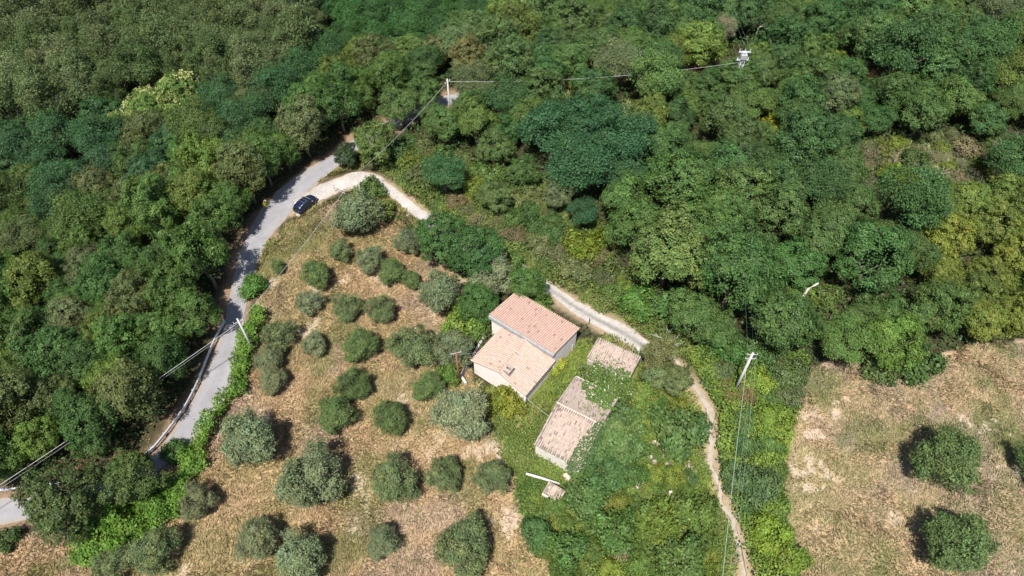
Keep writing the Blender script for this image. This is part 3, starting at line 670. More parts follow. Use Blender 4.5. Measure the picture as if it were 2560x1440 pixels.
# flowering tree: a leafy crown with clusters of cream blossom
def flowering(px, py, wd, label, seed):
    rs = np.random.default_rng(seed)
    root = plant_px('broadleaf_tree', px, py, wd, (.105, .165, .042), label, 'trees in creamy blossom', 'tree', name='flowering_tree')
    n = 260; d = rs.normal(size=(n, 3)); d[:, 2] = np.abs(d[:, 2]) * .9 + .05; d /= np.linalg.norm(d, axis=1)[:, None]
    ctr = d * np.array([4.2, 4.2, 3.4]) * rs.uniform(.82, 1.06, (n, 1)) + np.array([0, 0, 5.0])
    ctr = ctr[fbm(ctr[:, 0] + seed, ctr[:, 1], 2.2, seed) > .42]
    v, f, c = [], [], []
    for p in ctr:
        q = p + rs.normal(0, .15, (7, 3)); vv, ff = leaf_quads(q, rs.normal(size=(7, 3)) + np.array([0, 0, 1.]), .25)
        f.append(ff + 4 * 7 * len(v)); v.append(vv); c.append(np.tile(np.array([.40, .43, .16]) * rs.uniform(.6, 1.25), (7, 1)))
    link('blossom', mesh_np('blossom', np.vstack(v), np.vstack(f), M_flower, np.vstack(c)), root)
flowering(452, 238, 128, 'largest tree with creamy blossom tufts in the left valley', 77)
flowering(372, 272, 112, 'middle tree with creamy blossom tufts in the left valley', 78)
flowering(292, 318, 84, 'lowest small tree with creamy blossom tufts in the left valley', 79)

# dead trees and logs
def dead_tree(px, py, h, label, name='dead_tree', c=(.38, .34, .30), n=9, seed=1, lean=0):
    rs = random.Random(seed); p = G(px, py); root = thing(name, tuple(p), label, 'dead tree')
    t, b = MB(), MB(); r = h * .022
    t.tube([(0, 0, -.3), (lean * .3, .1, h * .5), (lean, .1, h)], [r * 1.3, r, r * .25], 6, c)
    for k in range(n):
        z = h * rs.uniform(.35, .95); a = rs.uniform(0, 6.28); L = h * rs.uniform(.2, .4)
        p0 = Vector((lean * z / h, .1, z)); p1 = p0 + Vector((math.cos(a) * L, math.sin(a) * L, L * rs.uniform(.2, .8)))
        b.tube([p0, p0.lerp(p1, .5) + Vector((0, 0, .1)), p1], [r * .5, r * .3, r * .08], 5, c)
        for q in range(3):
            a2 = a + rs.uniform(-1, 1); s = p0.lerp(p1, rs.uniform(.4, .9)); b.tube([s, s + Vector((math.cos(a2), math.sin(a2), .6)) * L * .4], [r * .22, r * .05], 4, c)
    t.build('trunk', M_dead, root, True); b.build('branches', M_dead, root, True)
    PLACED.append((p[0], p[1], 1.2, name))
dead_tree(648, 262, 6.5, 'leafless grey tree in the valley left of the road', c=(.26, .23, .21))
dead_tree(1652, 905, 4.5, 'bare white forked dead tree where the footpath begins', seed=3, n=7, c=(.5, .48, .45))
dead_tree(1882, 118, 4.0, 'thin bare white stem behind the white pylon', seed=5, n=4, c=(.5, .48, .42))
dead_tree(2332, 470, 3.4, 'sprawling grey deadwood in the brushy clearing, lower', seed=8, n=16, c=(.36, .29, .24))
dead_tree(2225, 425, 3.2, 'grey dry brush in the brushy clearing, left', seed=9, n=16, c=(.34, .28, .22))
dead_tree(2480, 395, 3.0, 'pale grey deadwood near the right edge of the brushy clearing', seed=10, n=12, c=(.38, .34, .32))
p0, p1 = P(2021, 722, 6.2), P(2046, 708, 7.6)
m = MB(); pg = (p0[0] - 1.0, p0[1] - .8, float(terr(p0[0], p0[1])) - .2)
m.tube([pg, p0, (p0 + p1) / 2 + np.array([0, 0, .1]), p1], [.2, .17, .12, .09], 8, (.62, .57, .48))
sn = thing('snapped_trunk', tuple(pg), 'short snapped white tree trunk sticking out among the big oaks', 'dead tree')
o = m.build('trunk', M_dead, sn, True); o.matrix_parent_inverse.identity(); o.location = (-pg[0], -pg[1], -pg[2])
PLACED.append((p0[0], p0[1], 2.6, 'gap')); PLACED.append((p0[0] + .5, p0[1] - 3.2, 2.2, 'gap'))

# ------------------------------------------------------------------ the woods
ZONES = [ # name, outline in the photograph, kinds, palette, crown radius, spacing factor
 ('tl', [(-300, -260), (800, -260), (780, -40), (420, 10), (170, 45), (-300, 70)], ['feathery_tree'], [('dark green', (.035, .075, .024), 3), ('deep green', (.045, .09, .028), 2)], (3.2, 4.6), 'in the corner wood'),
 ('pop', [(-300, 70), (170, 45), (420, 10), (780, -40), (800, 120), (745, 220), (560, 235), (520, 180), (330, 215), (240, 300), (-300, 400)], ['slender_tree'],
  [('greyish olive', (.086, .116, .046), 4), ('dull olive', (.068, .102, .036), 3), ('grey-green', (.11, .135, .062), 1.5)], (2.6, 4.2), 'in the grey grove'),
 ('val', [(-300, 400), (240, 300), (330, 215), (560, 235), (745, 220), (810, 200), (710, 270), (630, 335), (440, 405), (355, 495), (250, 590), (60, 605), (-300, 630)], ['feathery_tree', 'feathery_tree', 'broadleaf_tree'],
  [('dark blue-green', (.036, .085, .034), 4), ('mossy green', (.060, .095, .024), 2), ('brownish green', (.075, .092, .036), 1)], (2.8, 4.4), 'in the left valley'),
 ('d', [(780, -260), (1310, -260), (1290, 30), (1225, 80), (1020, 105), (885, 95), (820, 180), (745, 220), (800, 120)], ['feathery_tree'], [('deep green', (.034, .09, .024), 4), ('dark green', (.030, .078, .024), 2)], (3.2, 4.6), 'in the dark grove'),
 ('left', [(-300, 630), (60, 605), (250, 590), (355, 495), (440, 405), (630, 335), (710, 270), (810, 200), (880, 120), (1010, 170), (990, 240), (900, 290), (840, 330), (800, 385), (725, 435), (665, 490), (612, 560), (572, 630), (540, 720),
           (535, 800), (500, 870), (450, 960), (375, 1065), (300, 1135), (100, 1175), (-300, 1200)], ['broadleaf_tree', 'broadleaf_tree', 'broadleaf_tree', 'holm_oak'],
  [('mid green', (.068, .122, .030), 6), ('olive brown', (.098, .118, .042), 1.6), ('dark green', (.048, .098, .027), 3), ('yellowish green', (.098, .140, .030), 2.4), ('grey-green', (.112, .13, .058), .6)], (2.3, 4.2), 'in the left wood'),
 ('slope', [(960, 385), (1040, 345), (1130, 385), (1280, 420), (1290, 470), (1420, 520), (1510, 590), (1560, 680), (1700, 790), (1720, 870), (1660, 850), (1540, 775), (1400, 690), (1290, 630), (1230, 560), (1100, 500), (1010, 440)], ['shrub'] * 9 + ['bare_shrub'],
  [('mid green', (.075, .13, .034), 3), ('yellow-green', (.13, .165, .030), 2), ('dark green', (.05, .10, .03), 2), ('grey-green', (.11, .14, .055), 2), ('brownish', (.15, .13, .07), .6)], (1.0, 2.5), 'on the slope'),
 ('clr', [(2110, 390), (2200, 345), (2330, 335), (2560, 340), (2700, 380), (2560, 430), (2420, 470), (2300, 490), (2180, 500), (2110, 450)], ['shrub', 'shrub', 'bare_shrub', 'bare_shrub'],
  [('grey-green', (.11, .13, .055), 2), ('yellow-green', (.12, .155, .03), 2), ('brownish', (.15, .14, .085), 1), ('dull green', (.07, .11, .035), 2)], (.9, 2.1), 'in the clearing'),
 ('yel', [(2300, 450), (2560, 440), (2800, 400), (2800, 840), (2500, 840), (2400, 850), (2310, 720)], ['broadleaf_tree'], [('yellow-green', (.115, .15, .036), 3), ('olive green', (.075, .115, .032), 3)], (3.0, 4.2), 'in the yellowish group'),
 ('cen', [(1490, 440), (1700, 390), (2000, 420), (2060, 560), (2010, 640), (2100, 730), (2110, 870), (1960, 880), (1880, 850), (1740, 800), (1640, 690), (1550, 600), (1520, 520)], ['broadleaf_tree'],
  [('mid green', (.072, .125, .036), 4), ('deep green', (.055, .112, .034), 2), ('light green', (.092, .145, .042), 2)], (3.8, 5.6), 'in the central stand'),
 ('top', [(860, 60), (1310, 60), (1310, -260), (2900, -260), (2900, 450), (2300, 470), (2330, 800), (2240, 880), (2100, 860), (2060, 600), (2000, 420), (1700, 380), (1480, 470), (1330, 450), (1290, 420), (1130, 375), (1060, 330), (990, 320), (950, 290), (1010, 200)],
  ['broadleaf_tree', 'broadleaf_tree', 'broadleaf_tree', 'broadleaf_tree', 'holm_oak', 'feathery_tree'],
  [('mid green', (.072, .122, .038), 4), ('deep green', (.050, .105, .034), 3), ('light green', (.088, .142, .040), 2), ('grey-green', (.10, .13, .06), .8), ('yellowish green', (.10, .14, .034), .8)], (2.5, 5.0), 'in the right wood'),
 ('strip', [(1740, 870), (1880, 865), (2000, 905), (1990, 960), (1965, 1060), (1950, 1160), (1955, 1290), (1975, 1400), (1980, 1520), (1890, 1520), (1875, 1360), (1840, 1270), (1825, 1180), (1810, 1080), (1790, 1020), (1760, 950)], ['shrub'],
  [('mid green', (.075, .13, .034), 3), ('lime green', (.13, .20, .03), 2), ('grey-green', (.085, .12, .05), 2)], (.9, 2.0), 'in the hedge strip'),
 ('yard', [(1650, 1000), (1740, 1010), (1760, 1150), (1780, 1220), (1820, 1330), (1840, 1520), (1400, 1520), (1330, 1300), (1340, 1250), (1480, 1200), (1590, 1230)], ['shrub'],
  [('mid green', (.085, .14, .030), 3), ('yellow-green', (.135, .175, .03), 3), ('deep green', (.06, .115, .032), 1)], (.6, 1.3), 'in the yard'),
]
OPENPX = [[(1280, -260), (1410, -260), (1390, 20), (1290, 55), (1265, 40)], [(1690, -260), (1770, -260), (1745, 15), (1690, 12)], [(1380, 225), (1460, 215), (1475, 262), (1395, 275)], [(1495, 245), (1585, 245), (1575, 300), (1530, 310)],
          [(1085, 190), (1165, 190), (1195, 250), (1165, 300), (1085, 300)], [(1820, 100), (1890, 100), (1890, 160), (1800, 165)]]
rng = np.random.default_rng(21); random.seed(21)
cand = np.stack(np.meshgrid(np.arange(-135, 135, .9), np.arange(10, 205, .9)), -1).reshape(-1, 2)
cand = cand + rng.uniform(-.45, .45, cand.shape); rng.shuffle(cand)
tz = terr(cand[:, 0], cand[:, 1]); drd = pdist(road_c[:-1], cand[:, 0], cand[:, 1]); dtr = np.minimum(pdist([tuple(p) for p in track_c], cand[:, 0], cand[:, 1]), pdist([tuple(p) for p in path_c], cand[:, 0], cand[:, 1]))
bl = blocked(cand[:, 0], cand[:, 1]); dho = np.minimum(pdist(house_poly + house_poly[:1], cand[:, 0], cand[:, 1]), pdist(ruin_poly + ruin_poly[:1], cand[:, 0], cand[:, 1]))
GR = pip(GROVE, cand[:, 0], cand[:, 1]) | pip(FIELD, cand[:, 0], cand[:, 1])
cx_, cy_, _ = proj(cand[:, 0], cand[:, 1], tz + 4.5); lx_, ly_, _ = proj(cand[:, 0], cand[:, 1], tz + .9)
zid = np.full(len(cand), -1); low = {'shrub', 'bare_shrub'}
for zi, Z in enumerate(ZONES):
    shr = Z[2][0] in low; xx, yy = (lx_, ly_) if shr else (cx_, cy_)
    mm = (zid < 0) & pip(Z[1], xx, yy); zid[mm] = zi
opn = np.zeros(len(cand), bool)
for q in OPENPX: opn |= pip(q, cx_, cy_) | pip(q, lx_, ly_)
CLRPX = [(2160, 440), (2220, 400), (2400, 385), (2500, 390), (2490, 440), (2360, 500), (2200, 520)]
tallz = np.array([Z[2][0] not in low for Z in ZONES])[zid]
opn |= tallz & pip(CLRPX, cx_, cy_)
ok = (zid >= 0) & ~bl & ~GR & ~opn & (cx_ > -150) & (cx_ < 2710) & (cy_ > -170) & (cy_ < 1520)
acc = {}; auto = []
def near(x, y, r, fac, tall):
    gx_, gy_ = int(x // 6), int(y // 6)
    for a in range(gx_ - 2, gx_ + 3):
        for b in range(gy_ - 2, gy_ + 3):
            for (x2, y2, r2, k2) in acc.get((a, b), ()):
                f2 = fac if (k2 in low) != tall else fac * .75
                if (x - x2) ** 2 + (y - y2) ** 2 < (f2 * (r + r2)) ** 2: return True
    return False
for t_ in PLACED: acc.setdefault((int(t_[0] // 6), int(t_[1] // 6)), []).append(t_)
edge = resample(road_c[1:-1], 60); etn = np.gradient(edge, axis=0); etn /= np.hypot(etn[:, 0], etn[:, 1])[:, None]
walk = 0.0
for k in range(1, 59):
    walk += float(np.hypot(*(edge[k] - edge[k - 1])))
    ppx, ppy, _ = proj(edge[k][0], edge[k][1], 0.0)
    if not (300 < ppy < 1215) or ppx > 930 or ppx < 60 or walk < 3.6: continue
    walk = 0.0; r = random.uniform(3.0, 4.0); o_ = (3.1 if 640 < ppy < 880 else 3.7 if ppy < 640 else 4.5) + random.uniform(-.2, .6)
    x, y = edge[k] + np.array([-etn[k][1], etn[k][0]]) * o_
    if near(x, y, r, .55, True): continue
    acc.setdefault((int(x // 6), int(y // 6)), []).append((x, y, r, 'broadleaf_tree'))
    cw, c, _ = random.choices(ZONES[4][3], [p[2] for p in ZONES[4][3]])[0]
    px, py, pm = proj(x, y, terr(x, y) + 5 * r / 4)
    auto.append(dict(kd='broadleaf_tree', x=x, y=y, r=r, c=c, cw=cw, zone=ZONES[4][5], zn='left', px=float(px), py=float(py), w=float(pm * r * 2)))
for i in np.nonzero(ok)[0]:
    Z = ZONES[zid[i]]; kd = random.choice(Z[2]); r = random.uniform(*Z[4]); x, y = cand[i]; tall = kd not in low
    if tall and (drd[i] < (2.5 + r * .32 if cx_[i] < 930 else 2.3 + r * .06) or dtr[i] < 2.2 + r * .8 or dho[i] < r + 1.5): continue
    if not tall and (drd[i] < 3.4 + r or dtr[i] < 2.0 + r or dho[i] < r + .8): continue
    if near(x, y, r, .66 if tall else .72, tall): continue
    acc.setdefault((int(x // 6), int(y // 6)), []).append((x, y, r, kd))
    pal = Z[3]; cw, c, _ = random.choices(pal, [p[2] for p in pal])[0]
    if kd == 'bare_shrub': cw, c = 'brownish dry', (random.uniform(.13, .17), random.uniform(.135, .16), random.uniform(.08, .10))
    j = random.uniform(.84, 1.16); c = [q * j * random.uniform(.95, 1.05) for q in c]
    px, py, pm = proj(x, y, terr(x, y) + KIND[kd]['zc'] * r / KIND[kd]['R'])
    auto.append(dict(kd=kd, x=x, y=y, r=r, c=c, cw=cw, zone=Z[5], zn=Z[0], px=float(px), py=float(py), w=float(pm * r * 2)))
# labels: kind, colour, size, place, then the order by distance from the nearest landmark
LM = [((762, 508), 'the parked car'), ((605, 800), 'the roadside pole'), ((1120, 225), 'the lone pole'), ((1862, 130), 'the white pylon'), ((1335, 790), 'the house'), ((1868, 915), 'the concrete pole'),
      ((400, 268), 'the blossoming tree'), ((300, 0), 'the top edge'), ((0, 250), 'the left edge'), ((0, 800), 'the left edge'), ((1000, 0), 'the top edge'), ((1600, 0), 'the top edge'), ((2250, 0), 'the top edge'), ((2560, 200), 'the right edge'),
      ((2560, 600), 'the right edge'), ((1460, 360), 'the feathery clump'), ((2033, 715), 'the snapped trunk'), ((2330, 420), 'the brushy clearing'), ((300, 1190), 'the lower road'), ((1650, 1130), 'the stone rubble'), ((2180, 640), 'the largest oak'),
      ((640, 240), 'the leafless tree'), ((870, 390), 'the blackish evergreen'), ((2375, 590), 'the yellowish oaks'), ((1380, 1230), 'the ruined oven'), ((1180, 610), 'the dark twins'), ((440, 1000), 'the guardrail'), ((2560, 400), 'the right edge')]
KW = dict(broadleaf_tree='tree', holm_oak='dense evergreen', feathery_tree='feathery tree', slender_tree='wispy tree', shrub='bush', bare_shrub='twiggy bush')
ORD = ['nearest', 'second nearest', 'third nearest', 'fourth nearest', 'fifth nearest', 'sixth nearest', 'seventh nearest', 'eighth nearest', 'ninth nearest', 'tenth nearest', 'eleventh nearest', 'twelfth nearest']
byk = {}
for a in auto:
    (lp, ln) = min(LM, key=lambda q: (q[0][0] - a['px']) ** 2 + (q[0][1] - a['py']) ** 2)
    if ln == 'the top edge': d = a['py']
    elif ln == 'the left edge': d = a['px']
    elif ln == 'the right edge': d = 2560 - a['px']
    else: d = math.hypot(lp[0] - a['px'], lp[1] - a['py'])
    a['d'] = d
    if ln.endswith('edge'):
        ln += (', far left' if a['px'] < 640 else ', left half' if a['px'] < 1280 else ', right half' if a['px'] < 1920 else ', far right') if 'top' in ln else (', high' if a['py'] < 400 else ', midway' if a['py'] < 900 else ', low')
    tall = a['kd'] not in low
    sz = ('large' if a['w'] > 128 else 'small' if a['w'] < 84 else 'medium') if tall else ('large' if a['w'] > 75 else 'small')
    byk.setdefault((f"{sz} {a['cw']} {KW[a['kd']]} {a['zone']}", ln), []).append(a)
for (base, ln), L in byk.items():
    L.sort(key=lambda a: a['d'])
    for k, a in enumerate(L): a['label'] = f"{base}, {ORD[min(k, 11)]} {ln}"
GRP = dict(tl='trees of the top left corner wood', pop='greyish trees at upper left', val='trees of the shaded valley', d='trees of the smooth dark grove', left='trees of the wood left of the road', slope='bushes on the shrubby slope',
           clr='bushes in the brushy clearing', yel='oaks of the yellowish group', cen='oaks of the big stand', top='trees of the upper right wood', strip='bushes in the strip', yard='bushes in the overgrown yard')
for a in auto:
    plant(a['kd'], a['x'], a['y'], a['r'], a['c'], a['label'], GRP[a['zn']], 'tree' if a['kd'] not in low else 'bush', vs=random.uniform(.85, 1.18) * (1.22 if a['zn'] == 'left' else 1),
          name='oak_tree' if a['kd'] == 'broadleaf_tree' and a['zn'] in ('top', 'cen', 'yel') else None)

# ------------------------------------------------------------------ roofs, house, ruin
def tiles(name, o, uu, vv, nr, nt_, mat, parent, base, var=.07, rad=.075, missing=0.0, seed=0, sag=0.0, old=False, under=(.38, .27, .22), holes=()):
    """barrel tiles: rows run along vv (ridge to eave), uu is along the ridge"""
    rs = random.Random(seed); o, uu, vv = Vector(o), Vector(uu), Vector(vv)
    nn = uu.cross(vv).normalized(); nn = nn if nn.z > 0 else -nn
    m = MB(); W = uu / nr; S = vv / nt_; K = 5
    def pnt(u, v, h):
        s = sag * math.sin(math.pi * min(max(v, 0), 1)) * math.sin(math.pi * min(max(u, 0), 1))
        return o + uu * u + vv * v + nn * h - Vector((0, 0, s))
    for a in range(12):
        for b in range(12):
            u0, u1, v0, v1 = a / 12, (a + 1) / 12, b / 12, (b + 1) / 12
            m.poly([pnt(u0, v0, .03), pnt(u1, v0, .03), pnt(u1, v1, .03), pnt(u0, v1, .03)], under)
    for a in range(nr):
        rowt = 1 + rs.uniform(-.09, .09) * (1 if old else .35)
        for b in range(nt_):
            if rs.random() < missing or any(abs((a + .5) / nr - hx) < hw and abs((b + .5) / nt_ - hy) < hh for hx, hy, hw, hh in holes): continue
            uc = (a + .5) / nr + rs.uniform(-.003, .003); v0 = b / nt_; v1 = (b + 1.12) / nt_
            c = np.array(base) * rowt * rs.uniform(1 - var, 1 + var) * np.array([1, rs.uniform(.95, 1.06), rs.uniform(.93, 1.08)])
            if rs.random() < (.12 if old else .02): c = c * rs.uniform(.5, .75)
            w_ = .34 / nr * (1.0); lift = rs.uniform(0, .02 if not old else .045)
            ring = []
            for (v, rr, hh) in ((v0, rad * .88, .035 + lift * .3), (min(v1, 1.01), rad, .06 + lift)):
                ring.append([pnt(uc + w_ * math.cos(math.pi * (1 - q / K)) * rr / rad, v, hh + rr * math.sin(math.pi * q / K) * 1.15) for q in range(K + 1)])
            for q in range(K): m.poly([ring[0][q], ring[0][q + 1], ring[1][q + 1], ring[1][q]], tuple(c))
            m.poly(ring[1][::-1], tuple(c * .8))
    # slab under the tiles
    e = .10
    b4 = [pnt(0, 0, -e), pnt(1, 0, -e), pnt(1, 1, -e), pnt(0, 1, -e)]; t4 = [pnt(0, 0, .02), pnt(1, 0, .02), pnt(1, 1, .02), pnt(0, 1, .02)]
    if (b4[1] - b4[0]).cross(b4[2] - b4[1]).z < 0: b4.reverse(); t4.reverse()
    m.hexa(b4, t4, (.42, .33, .27))
    return m.build(name, mat, parent)
PINK = (.53, .35, .285); PINK2 = (.58, .405, .335)
house = thing('farmhouse', (HA[0], HA[1], 0), 'pink farmhouse with a high single-pitch block and lower gabled wing under tiled roofs', 'house', None, HU)
wc = (.86, .765, .72)
m = MB(); m.hexa([(0, 0, -.3), (9.35, 0, -.3), (9.35, 4.75, -.3), (0, 4.75, -.3)], [(0, 0, 4.22), (9.35, 0, 4.22), (9.35, 4.75, 3.36), (0, 4.75, 3.36)], wc); m.build('wall', M_plaster, house)
m = MB()
ew, gz = 2.58, 3.88
b = [(1.82, -5.75, -.3), (9.2, -5.75, -.3), (9.2, -.004, -.3), (1.82, -.004, -.3)]
v = [(1.82, -5.75), (5.55, -5.75), (9.2, -5.75), (9.2, -.004), (5.55, -.004), (1.82, -.004)]; zt = [ew, gz, ew, ew, gz, ew]
m.hexa([(x, y, -.3) for x, y in v], [(x, y, z) for (x, y), z in zip(v, zt)], wc); m.build('wing_wall', M_plaster, house)
m = MB(); m.box(-.08, 9.44, -.46, -.003, 3.72, 4.22, (.33, .335, .34)); m.build('cornice', M_conc, house)
tiles('roof', (-.10, -.24, 4.40), (9.58, 0, 0), (0, 5.34, -.945), 37, 13, M_tile, house, PINK, seed=1)
tiles('wing_roof', (5.55, -5.95, 4.02), (0, 5.94, 0), (-3.98, 0, -1.36), 24, 10, M_tile, house, PINK2, seed=2)
tiles('wing_roof', (5.55, -5.95, 4.02), (0, 5.94, 0), (3.92, 0, -1.33), 24, 10, M_tile, house, PINK2, seed=3)
m = MB()
for k in range(16): m.tube([(5.55, -5.98 + k * .372, 4.07), (5.55, -5.98 + (k + 1.08) * .372, 4.085)], [.10, .125], 10, tuple(np.array(PINK2) * random.uniform(.85, 1.1)))
m.build('ridge_cap', M_tile, house, True)
q = P(1271, 932, 3.7); d = q - HA; cu = d[0] * math.cos(HU) + d[1] * math.sin(HU); cv = -d[0] * math.sin(HU) + d[1] * math.cos(HU)
ch = MB(); s = .40
for (a, b_, c_, d_) in ((-s, s, -s, -s + .12), (-s, s, s - .12, s), (-s, -s + .12, -s + .12, s - .12), (s - .12, s, -s + .12, s - .12)): ch.box(cu + a, cu + b_, cv + c_, cv + d_, 2.7, 4.55, (.36, .31, .28))
cho = ch.build('chimney', M_plaster, house)
m = MB(); m.box(cu - .46, cu + .46, cv - .46, cv - .12, 4.553, 4.63, (.40, .33, .28)); m.box(cu - .46, cu + .46, cv + .14, cv + .46, 4.553, 4.63, (.36, .29, .25)); m.build('chimney_cap', M_tile, cho)
m = MB(); m.tube([(9.42, -5.9, 2.5), (9.42, -5.9, -.1)], .07, 8, (.62, .62, .62)); m.build('drainpipe', M_conc, house, True)

ruin = thing('ruined_farmhouse', (RA[0], RA[1], 0), 'derelict low farmhouse with weathered broken roof tiles and whitewashed end wall', 'house', None, RU)
m = MB(); v = [(.12, -4.85), (5.4, -4.85), (5.4, 0), (5.4, 5.0), (.12, 5.0), (.12, 0)]; zt = [2.55, 2.55, 3.85, 2.65, 2.65, 3.85]
m.hexa([(x, y, -.3) for x, y in v], [(x, y, z) for (x, y), z in zip(v, zt)], (.66, .62, .54)); m.build('wall', M_whitewash, ruin)
OLD = (.42, .34, .285)
tiles('roof', (0, 0, 4.0), (5.55, 0, 0), (0, -5.05, -1.38), 22, 13, M_oldtile, ruin, OLD, .07, .08, .02, 5, .06, True, holes=((.10, .10, .028, .05), (.16, .22, .024, .03), (.55, .62, .02, .03), (.75, .45, .02, .03), (.40, .8, .02, .03)), under=(.17, .135, .115))
tiles('roof', (0, 0, 4.0), (5.55, 0, 0), (0, 4.6, -1.15), 22, 12, M_oldtile, ruin, (.37, .305, .265), .08, .08, .05, 6, .12, True, holes=((.14, .25, .03, .06), (.2, .4, .03, .05)), under=(.17, .135, .115))
m = MB()
for k in range(14): m.tube([(k * .4, 0, 4.08), (k * .4 + .43, 0, 4.09)], [.10, .12], 10, (.52, .42, .34))
m.build('ridge_cap', M_oldtile, ruin, True)
tp = P(1371, 1166, 0)
shed = thing('tiled_shed', (RA[0], RA[1], 0), 'overgrown shed with one slope of faded ribbed tiles next to the track', 'shed', None, RU)
m = MB(); v = [(.15, 7.7), (5.3, 7.9), (5.3, 10.7), (.15, 10.7)]; zt = [2.45, 2.45, 2.85, 2.85]
m.hexa([(x, y, -.3) for x, y in v], [(x, y, z) for (x, y), z in zip(v, zt)], (.45, .40, .34)); m.build('wall', M_whitewash, shed)
tiles('roof', (-.05, 10.9, 3.02), (5.6, 0, 0), (0, -3.1, -.38), 22, 8, M_oldtile, shed, (.42, .34, .285), .07, .085, .02, 7, .1, True, holes=((.16, .14, .022, .035), (.21, .14, .02, .03)), under=(.17, .135, .115))
m = MB()
for u_ in (4.3, 5.1): m.tube([rf(u_, 10.95) + (2.9,), rf(u_ - .03, 11.0) + (3.75,)], .06, 6, (.45, .4, .33))
for k, u_ in enumerate((4.3, 5.1)):
    mm = MB(); mm.tube([rf(u_, 11.1) + (-.2,), rf(u_, 11.12) + (3.7,)], .055, 6, (.45, .40, .33))
    tag(mm.build('wooden_post', M_dead), ('thin wooden post at the shed corner, left one', 'thin wooden post at the shed corner, right one')[k], 'post')
# creeper over the two old roofs
def creeper(name, label, area, dens, hz, cols, fl=0.0, seed=0, size=.2):
    u0, u1, v0, v1 = area; n = int(dens * (u1 - u0) * (v1 - v0)); u = rng.uniform(u0, u1, n); v = rng.uniform(v0, v1, n)
    uu = (u - (u0 + u1) / 2) / ((u1 - u0) / 2); vv = (v - (v0 + v1) / 2) / ((v1 - v0) / 2)
    k = (uu ** 2 + vv ** 2) + (fbm(u, v, 1.5, 141 + seed) - .5) * 3.0 < .8; u, v = u[k], v[k]; n = len(u)
    x, y = RA[0] + u * math.cos(RU) - v * math.sin(RU), RA[1] + u * math.sin(RU) + v * math.cos(RU)
    h = hz(u, v) + (fbm(u, v, 1.2, 151 + seed)) * .5 * rng.uniform(.3, 1.1, n) + .12
    vq, f = leaf_quads(np.stack([x, y, h], 1), rvec(n) * .7 + np.array([0, 0, 1.]), size)
    c = np.array(cols)[rng.integers(0, len(cols), n)] * rng.uniform(.75, 1.25, (n, 1))
    w_ = rng.random(n) < fl; c[w_] = (.55, .58, .45)
    return tag(link(name, mesh_np(name, vq, f, M_leaf, c)), label, 'creeper')
roofz = lambda u, v: np.where(v < 0, 4.0 + v * .273, np.where(v < 4.6, 4.0 - v * .25, np.where(v < 7.7, 2.1 + .5 * rng.random(len(np.atleast_1d(v))), 2.6 + (v - 7.7) * .125)))
creeper('creeper', 'green creeper with white flowers covering the gap between the two old roofs', (1.0, 6.8, 1.9, 8.4), 170, roofz, [(.06, .12, .025), (.09, .16, .03), (.12, .19, .035)], .05, 1)
creeper('creeper', 'green weeds between the two old roofs on the house side', (-.4, 2.8, 4.4, 8.2), 110, roofz, [(.08, .13, .03), (.11, .16, .035), (.15, .17, .06)], .02, 9)
creeper('creeper', 'brownish green creeper on the right edge of the old roofs', (3.6, 6.4, 3.0, 8.2), 110, roofz, [(.13, .16, .04), (.16, .15, .06), (.10, .15, .03)], .01, 3)
creeper('creeper', 'bluish green creeper climbing over the right edge of the ruin', (3.9, 6.4, -5.6, .8), 120, roofz, [(.075, .135, .045), (.095, .155, .05), (.06, .115, .04)], .01, 11)
creeper('creeper', 'thin weeds sprouting on the middle of the ruined roof', (1.5, 5.0, .3, 2.2), 22, roofz, [(.15, .19, .04), (.12, .17, .035)], 0, 5, .15)
creeper('creeper', 'thin weeds sprouting on the shed tiles', (.4, 4.6, 7.6, 9.4), 26, roofz, [(.15, .18, .05), (.12, .16, .04)], 0, 7, .15)
# the little ruined oven, the fallen beam, rubble
q = P(1384, 1232, 1.0)
oven = thing('ruined_oven', (q[0], q[1], 0), 'tiny ruined stone outbuilding with a scrap of tiled roof in the overgrown yard', 'outbuilding', None, math.radians(-32))
m = MB(); m.hexa([(-1, -.7, -.2), (1, -.7, -.2), (1, .7, -.2), (-1, .7, -.2)], [(-1, -.7, .8), (1, -.7, .75), (1, .7, 1.1), (-1, .7, 1.2)], (.60, .56, .47)); m.build('wall', M_whitewash, oven)
tiles('roof', (-1.02, .75, 1.28), (2.06, 0, 0), (0, -1.35, -.38), 9, 4, M_oldtile, oven, (.42, .34, .29), .2, .08, .08, 9, .03, True, under=(.2, .16, .13))
a_, b_ = P(1315, 1184, .9), P(1399, 1209, .6)
m = MB(); m.tube([a_, a_ * .55 + b_ * .45 + np.array([0, 0, .05]), b_], [.15, .14, .11], 7, (.58, .56, .52))
for t_ in (.25, .8):
    p_ = a_ * (1 - t_) + b_ * t_; m.tube([(p_[0], p_[1], -.1), (p_[0], p_[1], p_[2])], .09, 6, (.4, .36, .3))
tag(m.build('fallen_beam', M_dead, None, True), 'long pale grey beam lying on props in the weeds below the ruin', 'beam')
p_ = P(1371, 1166, 0); m = MB(); m.tube([(p_[0], p_[1], -.2), (p_[0] + .05, p_[1] + .15, 1.6)], .05, 6, (.38, .33, .28))
tag(m.build('wooden_post', M_dead), 'thin grey stake leaning at the white end wall of the ruin', 'post')
